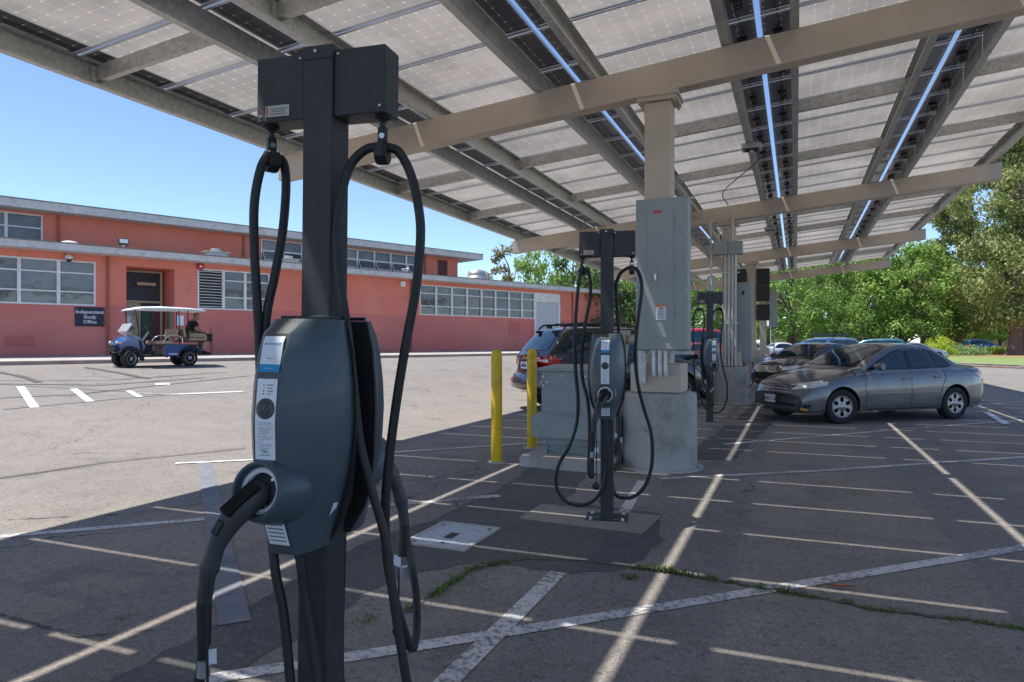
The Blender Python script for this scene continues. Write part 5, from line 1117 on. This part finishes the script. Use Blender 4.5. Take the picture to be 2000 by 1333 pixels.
b=MB(); b.box(.46,.96,-.50,.50,.63,.735); gp('front_seat',TAN,b,bevel=.04,seg=3)
b=MB()
for s in (-.25,.25): b.box(-.04,.04,s-.23,s+.23,-.12,.14,0,TR((.36,0,.95))@RY(R(-10)))
gp('front_backrest',TAN,b,bevel=.03,seg=3)
b=MB()
for s in (-.25,.25): b.box(-.04,.04,s-.23,s+.23,-.12,.14,0,TR((.13,0,.95))@RY(R(8)))
gp('rear_backrest',TAN,b,bevel=.03,seg=3)
b=MB(); b.box(-.46,.06,-.50,.50,.735,.81); gp('rear_seat',TAN,b,bevel=.03,seg=3)
b=MB(); b.box(-.46,.1,-.5,.5,.70,.734)
for s in (1,-1):
    b.tube([(.22,s*.52,.66),(.25,s*.52,.83),(.5,s*.52,.90),(.72,s*.52,.80),(.78,s*.52,.66)],.014,6,1,4)
    b.tube([(.02,s*.53,.80),(.0,s*.53,.97),(-.42,s*.53,.98),(-.52,s*.53,.88),(-.64,s*.53,.76),(-.66,s*.53,.36),(-.30,s*.5,.34)],.014,6,0,4)
    b.tube([(-.46,s*.5,.72),(-.66,s*.53,.74)],.014,6)
gp('seat_rail',[CTRIM,CHR],b)
b=MB(); b.box(-.70,-.34,-.45,.45,.335,.36); gp('foot_rest',CTRIM,b)
b=MB()
for y in (.3,-.3): b.tube([(-.71,y,.36),(-.71,y,.98)],.014,6)
b.box(-.76,-.66,-.36,.36,.72,.95); b.tube([(-.72,.3,.95),(-.72,.3,1.12)],.012,6); gp('bag_holder',CTRIM,b,bevel=.02)
b=MB(); b.tube([(1.36,.22,.60),(1.10,.22,.98)],.03,8,1); A=TR((1.08,.22,1.0))@RY(R(-55)); b.tube([(.17*cos(2*pi*k/20),.17*sin(2*pi*k/20),0) for k in range(21)],.016,6,0,0,A); b.box(-.16,.16,-.02,.02,-.01,.01,0,A); gp('steering_wheel',[CTRIM,GALV],b)
ws=NT('cart_windscreen'); ws.col((.75,.8,.84)); ws.set(Roughness=.15,Alpha=.35)
b=MB(); b.loft([[(1.50,-.47,.84),(1.50,.47,.84),(1.515,.47,.84),(1.515,-.47,.84)],[(1.74,-.45,1.0),(1.74,.45,1.0),(1.755,.45,1.0),(1.755,-.45,1.0)],[(1.60,-.45,1.22),(1.60,.45,1.22),(1.615,.45,1.22),(1.615,-.45,1.22)]],sm=False); gp('windscreen',ws.mat,b)
b=MB(); b.box(.35,.62,.521,.523,.34,.37); gp('side_decal',WHT,b)
for x,st in ((0,0),(1.68,R(20))):
    for s in (1,-1):
        o=wheel(.235,.20,'steel',gc,(x,s*.44,.235),s,st)
def skin_body(name,joints,edges,mats,parent,sub=2):
    me=bpy.data.meshes.new(name); me.from_pydata([j[0] for j in joints],edges,[]); o=bpy.data.objects.new(name,me); link(o,parent)
    md=o.modifiers.new('skin','SKIN'); md.use_smooth_shade=True; md.branch_smoothing=.6
    if not me.skin_vertices: 
        bm=bmesh.new(); bm.from_mesh(me); bm.verts.layers.skin.verify(); bm.to_mesh(me); bm.free()
    for i,j in enumerate(joints):
        r=j[1]; me.skin_vertices[0].data[i].radius=(r,r) if not isinstance(r,tuple) else r; me.skin_vertices[0].data[i].use_root=(i==0)
    s=o.modifiers.new('sub','SUBSURF'); s.levels=sub; s.render_levels=sub
    for m in mats: me.materials.append(m)
    return o
SKIN=mat('skin',(.36,.19,.12),.5,0,.06,20); SHIRT=mat('black_shirt',(.012,.012,.014),.8,0,.2,30); KHAKI=mat('khaki_trousers',(.42,.34,.22),.8,0,.1,20)
# passenger on the rear seat, facing backwards (-x), bent forward; cart coordinates
pe=thing('person','bald person in a black shirt hunched on the rear seat of the golf cart','person',gc.location,ga)
pe.scale=(.94,1,1)
J=[((-.08,.22,.90),.135),((-.09,.22,1.04),.13),((-.15,.22,1.20),.14),((-.20,.22,1.31),.115),((-.25,.22,1.37),.055),((-.285,.22,1.41),.05),
 ((-.19,.40,1.29),.06),((-.30,.45,1.10),.046),((-.42,.32,.99),.036),((-.46,.28,.985),.03),((-.50,.27,.97),.022),
 ((-.19,.04,1.29),.06),((-.28,-.02,1.10),.046),((-.42,.12,.99),.036),((-.46,.16,.985),.03),((-.50,.17,.97),.022),
 ((-.12,.32,.87),.09),((-.54,.34,.90),.068),((-.50,.34,.62),.055),((-.46,.34,.42),.04),((-.53,.34,.385),.04),((-.62,.34,.375),.03),
 ((-.12,.12,.87),.09),((-.54,.10,.90),.068),((-.50,.10,.62),.055),((-.46,.10,.42),.04),((-.53,.10,.385),.04),((-.62,.10,.375),.03)]
E_=[(0,1),(1,2),(2,3),(3,4),(4,5),(3,6),(6,7),(7,8),(8,9),(9,10),(3,11),(11,12),(12,13),(13,14),(14,15),(0,16),(16,17),(17,18),(18,19),(19,20),(20,21),(0,22),(22,23),(23,24),(24,25),(25,26),(26,27)]
body=skin_body('body',J,E_,[SKIN],pe)
sh=skin_body('shirt',[((-.08,.22,.92),.15),((-.09,.22,1.04),.15),((-.15,.22,1.20),.158),((-.20,.22,1.31),.13),((-.235,.22,1.355),.06),((-.19,.41,1.29),.08),((-.27,.44,1.15),.066),((-.19,.03,1.29),.08),((-.26,-.01,1.15),.066)],[(0,1),(1,2),(2,3),(3,4),(3,5),(5,6),(3,7),(7,8)],[SHIRT],pe)
skin_body('trousers',[((-.08,.22,.89),.15),((-.12,.32,.87),.10),((-.54,.34,.905),.08),((-.50,.34,.62),.067),((-.47,.34,.46),.058),((-.12,.12,.87),.10),((-.54,.10,.905),.08),((-.50,.10,.62),.067),((-.47,.10,.46),.058)],[(0,1),(1,2),(2,3),(3,4),(0,5),(5,6),(6,7),(7,8)],[KHAKI],pe)
b=MB(); HT=TR((-.315,.22,1.475))@RY(R(-38)); b.T=HT
b.ball((0,0,.01),(.098,.078,.115),0,20); b.ball((-.045,0,-.055),(.055,.052,.06),0,14); b.tube([(-.09,0,.02),(-.118,0,-.025),(-.10,0,-.032)],[.012,.017],8,0,2)
for s in (1,-1): b.ball((.008,s*.078,-.012),(.022,.010,.032),0); b.ball((-.083,s*.032,.012),(.012,.014,.009),1); b.tube([(-.09,s*.018,.032),(-.084,s*.05,.03)],.006,5,2)
b.tube([(-.098,-.024,-.062),(-.103,0,-.06),(-.098,.024,-.062)],.006,6,3,2); b.build('head',[SKIN,WHT,INK,flat('lips',(.25,.10,.08))],body)
b=MB(); b.T=HT; b.ball((.03,0,.0),(.085,.082,.085),0,16); b.build('hair',mat('grey_stubble',(.16,.13,.11),.9),body)
for s,hy in ((1,.275),(-1,.165)):
    b=MB()
    for k in range(4): y=hy+s*(-.028+.018*k); b.tube([(-.50,y,.975),(-.535,y,.965+.002*k),(-.555,y,.94)],[.010,.007],6,0,2)
    b.tube([(-.485,hy-s*.035,.985),(-.515,hy-s*.05,.975)],[.011,.008],6); b.build('hand',SKIN,body)
    b=MB(); y=.34 if s>0 else .10; b.loft([[(x,y+dy*w_,z) for dy,z in ((-1,.361),(1,.361),(.8,h_z),(-.8,h_z))] for x,w_,h_z in ((-.42,.045,.43),(-.50,.05,.44),(-.60,.048,.40),(-.67,.035,.385))],0); b.build('shoe',CTRIM,body)
# ---------------------------------------------------------------- vegetation
BARK=mat('bark',(.13,.095,.07),.9,0,.25,6,.6,30); BARKP=mat('pine_bark',(.22,.13,.10),.9,0,.25,4,.7,20); BARKG=mat('pale_bark',(.24,.20,.16),.9,0,.2,5,.5,30)
L_mid=leafmat('leaf_mid',(.165,.30,.055),(.26,.41,.085),(.08,.17,.035)); L_brt=leafmat('leaf_bright',(.23,.37,.065),(.35,.49,.10),(.10,.20,.045)); L_dk=leafmat('leaf_dark',(.08,.15,.035),(.13,.21,.05),(.04,.08,.02))
L_pine=leafmat('pine_needles',(.28,.34,.11),(.43,.46,.17),(.10,.14,.045),.4); L_yel=leafmat('leaf_yellow',(0.435,0.6,0.043),(0.6,0.6,0.072),(0.232,0.377,0.029)); L_brn=leafmat('leaf_brown',(0.232,0.217,0.087),(0.348,0.261,0.131),(0.145,0.174,0.058)); L_hdg=leafmat('hedge_leaf',(0.203,0.319,0.116),(0.29,0.435,0.174),(0.116,0.203,0.072))
def leaves(b,clumps,per,size,rn,flatn=.35,droop=0):
    for (cx,cy,cz,cr) in clumps:
        for _ in range(per):
            d=V((rn.gauss(0,1),rn.gauss(0,1),rn.gauss(0,.8))).normalized(); rr=cr*(rn.random()**.45)
            p=V((cx,cy,cz))+d*rr; n=(d*.7+V((rn.gauss(0,.6),rn.gauss(0,.6),rn.gauss(flatn,.6)))).normalized()
            a=n.orthogonal().normalized(); a=Matrix.Rotation(rn.random()*6.28,3,n)@a; c=n.cross(a); s=size*(.6+.8*rn.random())
            q=droop*s
            b.add([p-a*s*.5,p+c*s*.32-V((0,0,q*.3)),p+a*s*.5-V((0,0,q)),p-c*s*.32-V((0,0,q*.3))],[(0,1,2,3)],0,False)
def tree_mesh(seed,h,rad,base,nb,per,size,trunk_r,lm,bark,shape='round',droop=0,fork=True):
    rn=random.Random(seed); cl=[]; limbs=[]
    for i in range(nb):
        f=rn.random(); z=base+(h-base)*f
        if shape=='round': pr=rad*math.sqrt(max(.05,1-((f-.42)/.62)**2))
        elif shape=='pine': pr=rad*(1.05-.62*f)*(.75+.35*sin(f*19+seed))
        else: pr=rad*(1-.3*f)
        a=rn.random()*6.283; q=pr*((.35 if shape!='pine' else .08)+(.65 if shape!='pine' else .92)*rn.random()**.5); cr=rad*(.13+.14*rn.random())*(1 if shape!='pine' else .85)
        cl.append((q*cos(a),q*sin(a),min(z,h-cr*.5),cr)); 
        if i%3==0: limbs.append((q*.85*cos(a),q*.85*sin(a),z-cr*.2))
    lv=MB(); leaves(lv,cl,per,size,rn,droop=droop)
    t=MB(); lean=(rn.uniform(-.4,.4),rn.uniform(-.4,.4)); top=(lean[0]*1.5,lean[1]*1.5,h*.8)
    t.tube([(0,0,-.3),(0,0,.3),(lean[0]*.4,lean[1]*.4,base*.8),(lean[0],lean[1],h*.5),top],[trunk_r,trunk_r*.25],9,0,4)
    t.lathe([(trunk_r*1.5,-.3),(trunk_r*1.25,.1),(trunk_r,.5)],10,caps=False)
    for (x,y,z) in limbs[:14]:
        z0=max(base*.6,z-abs(x)-abs(y)-.5)*.9; t.tube([(lean[0]*.5,lean[1]*.5,z0),(x*.4,y*.4,z0+(z-z0)*.55),(x,y,z)],[trunk_r*.42,trunk_r*.1],6,0,3)
    lo=lv.build('crown',lm); to=t.build('trunk',bark); ms=(lo.data,to.data); bpy.data.objects.remove(lo); bpy.data.objects.remove(to); return ms
def put(ms,name,label,cat,loc,sc,rz,group):
    o=thing(name,label,cat,loc,rz,group); o.scale=sc if isinstance(sc,tuple) else (sc,)*3
    for nm,me in (('crown',ms[0]),('trunk',ms[1])):
        c=bpy.data.objects.new(nm,me); link(c,o)
    return o
dA=tree_mesh(1,10,4.6,2.2,84,150,.26,.26,L_mid,BARK); dB=tree_mesh(2,10,4.4,2.0,84,150,.26,.24,L_brt,BARK); dC=tree_mesh(3,10,4.8,2.4,70,190,.28,.3,L_dk,BARK)
pA=tree_mesh(4,26,7.8,3.6,260,190,.32,.85,L_pine,BARKP,'pine',.3); pB=tree_mesh(5,20,5.4,3.2,140,200,.30,.6,L_pine,BARKP,'pine',.3)
G='park trees beyond the parking lot'
rows=[(dA,-.5,77.8,.92,'leafy green tree behind the street sign'),(dB,3.6,88.2,1.12,'bright green tree behind the pale people carrier'),(dA,6.9,83,1.05,'mid green tree above the black roof rack'),
 (dB,10.5,82.4,1.16,'tall bright green tree with a forked trunk right of centre in the park'),(dA,14.6,92,1.12,'rounded green tree behind the yellow green bush'),(dC,-3.4,94,1.15,'dark green tree just right of the last column'),
 (dB,2.4,107,1.3,'tall tree in the second row behind the roof racks'),(dA,11.7,115,1.35,'broad tree in the second row left of the pines'),(dC,7.3,111,1.3,'dark tree in the second row behind the bright ones'),(dC,18.3,124,1.5,'big dark tree far behind the pines'),
 (dB,-10.9,76.7,.95,'bright tree seen left of the third charging station'),(dA,-9.1,85,1.05,'green tree seen behind the third charging station'),(dB,-7.0,96,1.15,'bright tree seen between the second and third columns'),(dA,-12.4,70.7,.9,'green tree seen beside the grey cabinet edge'),
 (dB,22.7,112,1.0,'yellowish tree beyond the mulch bed between the pines'),(dA,28.7,125,1.1,'green tree far right behind the big pine trunk'),(dC,33.6,122,1.2,'dark tree at the far right edge'),(dC,-18,100,1.3,'dark tree far behind the school end wall'),(dA,38,110,1.2,'green tree right of the big pine trunk')]
for i,(ms,x,y,s,lab) in enumerate(rows): put(ms,'park_tree',lab,'tree',(x,y,.0),s,i*1.3,G)
G2='tall pines on the right'
put(pA,'pine_tree','tallest pine with a thick reddish trunk at the right edge','tree',(19.5,79.6,.1),1.0,0,G2)
put(pB,'pine_tree','shorter pine left of the tallest pine, crown reaching low','tree',(17.2,92,.1),(1.05,1.05,.98),1.,G2)
put(pA,'pine_tree','pine at the far right, mostly outside the frame behind the tallest one','tree',(29.5,92,.1),.95,2.2,G2)
put(pB,'pine_tree','pine filling the gap behind the tallest pine','tree',(25.0,99,.1),(1.2,1.2,1.1),3.1,G2)
gS=tree_mesh(9,9,4.6,2.6,62,170,.22,.32,L_brt,BARKG,'round',.8); bS=tree_mesh(8,9,2.9,2.5,34,90,.26,.22,L_brn,BARKG,'round',.2); kS=tree_mesh(7,9,4.2,2.2,60,120,.28,.28,L_dk,BARKG,'round',.5)
G3='trees behind the school'
put(bS,'school_tree','sparse brownish tree behind the low end of the school roof','tree',(-23.8,57.2,0),1.12,.4,G3)
put(gS,'school_tree','bright feathery tree behind the school roof, right of the brownish one','tree',(-17.8,55.4,0),1.1,1.,G3)
put(kS,'school_tree','darker tree with a leaning pale trunk beyond the end of the school','tree',(-12.4,47.5,0),.98,2.,G3)
put(gS,'school_tree','feathery tree seen just left of the second column','tree',(-13.5,57,0),.9,4.,G3)
def bush(name,label,loc,r,h,lm,n=26,per=90,size=.16,group=None):
    rn=random.Random(int(abs(loc[0]*10))); b=MB(); cl=[]
    for i in range(n): a=rn.random()*6.28; q=r*rn.random()**.5*.8; cl.append((q*cos(a),q*sin(a),h*(.15+.6*rn.random()*(1-.5*q/r)),r*.3))
    leaves(b,cl,per,size,rn); o=thing(name,label,'bush',loc,0,group); b.build('foliage',lm,o)
    b=MB()
    for k in range(5): a=k*1.26; b.tube([(0,0,-.1),(r*.3*cos(a),r*.3*sin(a),h*.5)],[.04,.015],5)
    b.build('stems',BARK,o)
bush('round_bush','bright yellow green rounded bush behind the far silver saloon',(11.95,72.1,.1),1.35,2.5,L_yel)
bush('round_bush','small bright bush right of the blue hatchback near the big pine',(18.9,84.5,.1),1.2,1.3,L_yel)
bush('low_hedge','low spreading pale green hedge right of the yellow green bush',(14.6,76.3,.1),2.3,1.0,L_hdg,40)
bush('low_hedge','low dark hedge below the trees behind the roof racks',(4.5,92,.1),3.2,1.3,L_dk,44)
bush('low_hedge','low dark hedge at the foot of the forked park tree',(10.5,95,.1),3.2,1.5,L_dk,44)
# far house and sign
def house(loc,rz,lab,wc,rc,wd=15,dp=8,h=2.9):
    o=thing('house',lab,'house',loc,rz,'low houses beyond the park'); b=MB(); b.box(-wd/2,wd/2,-dp/2,dp/2,0,h); b.build('wall',wc,o)
    b=MB(); b.loft([[(-wd/2-.6,-dp/2-.6,h),(wd/2+.6,-dp/2-.6,h),(wd/2+.6,-dp/2-.6,h+.15),(-wd/2-.6,-dp/2-.6,h+.15)],[(-wd/2-.6,0,h+1.8),(wd/2+.6,0,h+1.8),(wd/2+.6,0,h+1.95),(-wd/2-.6,0,h+1.95)],[(-wd/2-.6,dp/2+.6,h),(wd/2+.6,dp/2+.6,h),(wd/2+.6,dp/2+.6,h+.15),(-wd/2-.6,dp/2+.6,h+.15)]],sm=False); b.build('roof',rc,o)
    for x in (-5,-1.5,2,5.2): b=MB(); b.box(x-.7,x+.7,-dp/2-.04,-dp/2-.003,1,2.2); b.build('window',PANE,o)
house((28.2,141,0),R(-8),'low tan house with a reddish roof glimpsed under the park trees',mat('tan_stucco',(.40,.28,.2),.9),mat('red_roof',(.35,.13,.09),.9))
house((5,138,0),R(0),'low tan house glimpsed between trunks behind the roof racks',mat('tan_stucco2',(.42,.33,.25),.9),mat('brown_roof',(.30,.19,.13),.9),20)
house((46,136,0),R(-12),'low pale house at the right edge behind the pine trunk',mat('pale_stucco',(.5,.48,.45),.9),mat('grey_roof',(.3,.3,.3),.9),18)
s=thing('street_sign','small pale street sign on a thin pole beyond the last column','sign',(-1.9,58.8,0),R(-20)); b=MB(); b.tube([(0,0,0),(0,0,3.6)],.035,8); b.build('pole',GALV,s); b=MB(); b.box(-.3,.3,-.05,-.03,2.75,3.5); b.build('sign_panel',WHTP,s,bevel=.01)
# weeds in the joints, tufts, fallen leaf
WEED=leafmat('weed_green',(.08,.17,.03),(.13,.24,.04),(.16,.15,.05),.3)
def tuft(b,x,y,h,n,sp,rn):
    for _ in range(n):
        a=rn.random()*6.28; px,py=x+rn.gauss(0,sp),y+rn.gauss(0,sp); hh=h*(.4+rn.random()*.8); ln=hh*(.3+rn.random()*.9); w_=.0022+.0025*rn.random()
        c,s_=cos(a),sin(a); m=(px+c*ln*.4,py+s_*ln*.4,hh*.75); t=(px+c*ln,py+s_*ln,hh*(.8+.3*rn.random()))
        z=gz(x,y)
        b.add([(px-s_*w_,py+c*w_,z),(px+s_*w_,py-c*w_,z),(m[0]+s_*w_,m[1]-c*w_,z+m[2]),(m[0]-s_*w_,m[1]+c*w_,z+m[2]),(t[0],t[1],z+t[2])],[(0,1,2,3),(3,2,4)],0)
        if rn.random()<.5:
            q=.006+.006*rn.random(); b.add([(m[0],m[1],z+m[2]),(m[0]+q,m[1]+q*.4,z+m[2]+q*.5),(m[0]+q*.3,m[1]+q*1.4,z+m[2]+.002)],[(0,1,2)],0)
rn=random.Random(11); b=MB()
def crackline(pts,dens,h,sp,gap=.4):
    for a,c in zip(pts,pts[1:]):
        L=math.hypot(c[0]-a[0],c[1]-a[1])
        for k in range(max(1,int(L*dens))):
            t=rn.random(); x=a[0]+(c[0]-a[0])*t; y=a[1]+(c[1]-a[1])*t
            tuft(b,x,y+rn.gauss(0,.006),h*(.35+rn.random()),6,sp,rn)
crackline([(-1.94,3.46),(-1.94,3.69),(-1.93,3.95),(-1.85,4.09),(-1.74,4.27)],70,.038,.016)
crackline([(-.98,4.40),(-.77,4.40),(-.45,4.36)],95,.034,.014); crackline([(-.21,4.32),(.10,4.285)],90,.028,.014); crackline([(.23,4.28),(.38,4.22),(.52,4.22)],36,.024,.012); crackline([(.80,4.25),(1.07,4.22),(1.3,4.2)],60,.024,.012); crackline([(-.45,4.36),(1.3,4.2)],14,.014,.01)
for x,y,h,n in ((-1.95,3.25,.03,40),(-.95,4.2,.03,40),(-1.62,6.08,.05,70),(-2.1,3.04,.02,25),(-3.3,2.55,.015,10),(.75,4.22,.02,20)): tuft(b,x,y,h,n,.025,rn)
b.build('weeds',WEED,kind='stuff'); tag(COL.objects['weeds'],'small green weeds growing in the cracks of the asphalt','weeds')
b=MB(); rn=random.Random(12)
for k in range(500):
    s_=rn.uniform(-12,32); p=FM@V((s_,-.15-rn.random()*.5,0)); 
    if sin(s_*1.3)+rn.random()>.4: 
        for _ in range(3):
            a=rn.random()*6.28; h=.05+.12*rn.random(); q=.03; z=.93; b.add([(p.x,p.y,z),(p.x+q*cos(a),p.y+q*sin(a),z+h*.5),(p.x+q*1.5*cos(a+.5),p.y+q*1.5*sin(a+.5),z+h)],[(0,1,2)],0)
o=b.build('verge_weeds',leafmat('verge_leaf',(.16,.2,.04),(.3,.3,.05),(.25,.2,.08)),kind='stuff'); tag(o,'straggly weeds along the foot of the school wall','weeds')
b=MB(); rn=random.Random(4)
J_=[(-1.96,3.2),(-1.95,3.69),(-1.93,3.95),(-1.84,4.1),(-1.7,4.3),(-1.3,4.42),(-.98,4.41),(-.45,4.37),(.1,4.29),(.4,4.23),(.9,4.25),(1.3,4.21),(2.2,4.1)]
strip_mb(b,J_,.022,.0065,.05,1.4); strip_mb(b,[(-6.0,3.6),(-5.3,4.1),(-4.9,4.8),(-4.2,5.4),(-3.9,6.1),(-3.2,6.9)],.012,.006,.05,2.2); strip_mb(b,[(-4.4,2.2),(-3.9,2.35),(-3.3,2.3),(-2.96,2.55)],.012,.006,.05,2.2)
b.build('asphalt_joint',TAR,kind='structure')
o=thing('fallen_leaf','curled rusty brown fallen leaf on a white line near the weeds','leaf',(.24,4.5,.006),R(10)); b=MB()
b.loft([[(x,-w_,.012*abs(sin(x*30))+.014),(x,0,.004+.01*abs(sin(x*25))),(x,w_,.016)] for x,w_ in ((-.075,.002),(-.05,.014),(-.01,.022),(.03,.018),(.065,.006),(.085,.001))],0,False,False); b.build('leaf_blade',mat('rust_leaf',(.42,.13,.04),.6,0,.2,30),o)
# gravel grit and litter specks
b=MB(); rn=random.Random(21)
for k in range(900):
    x=rn.uniform(-9,5); y=rn.uniform(1.6,11); s_=.002+.004*rn.random()**2; z=gz(x,y); a=rn.random()*3
    b.add([(x-s_,y,z),(x,y-s_*cos(a),z),(x+s_,y+s_*.3,z),(x,y+s_,z),(x,y,z+s_*1.2)],[(0,1,4),(1,2,4),(2,3,4),(3,0,4)],0)
b.build('grit',mat('grit_stone',(.3,.28,.25),.9,0,.4,60),kind='stuff'); tag(COL.objects['grit'],'loose grit scattered over the asphalt','grit')
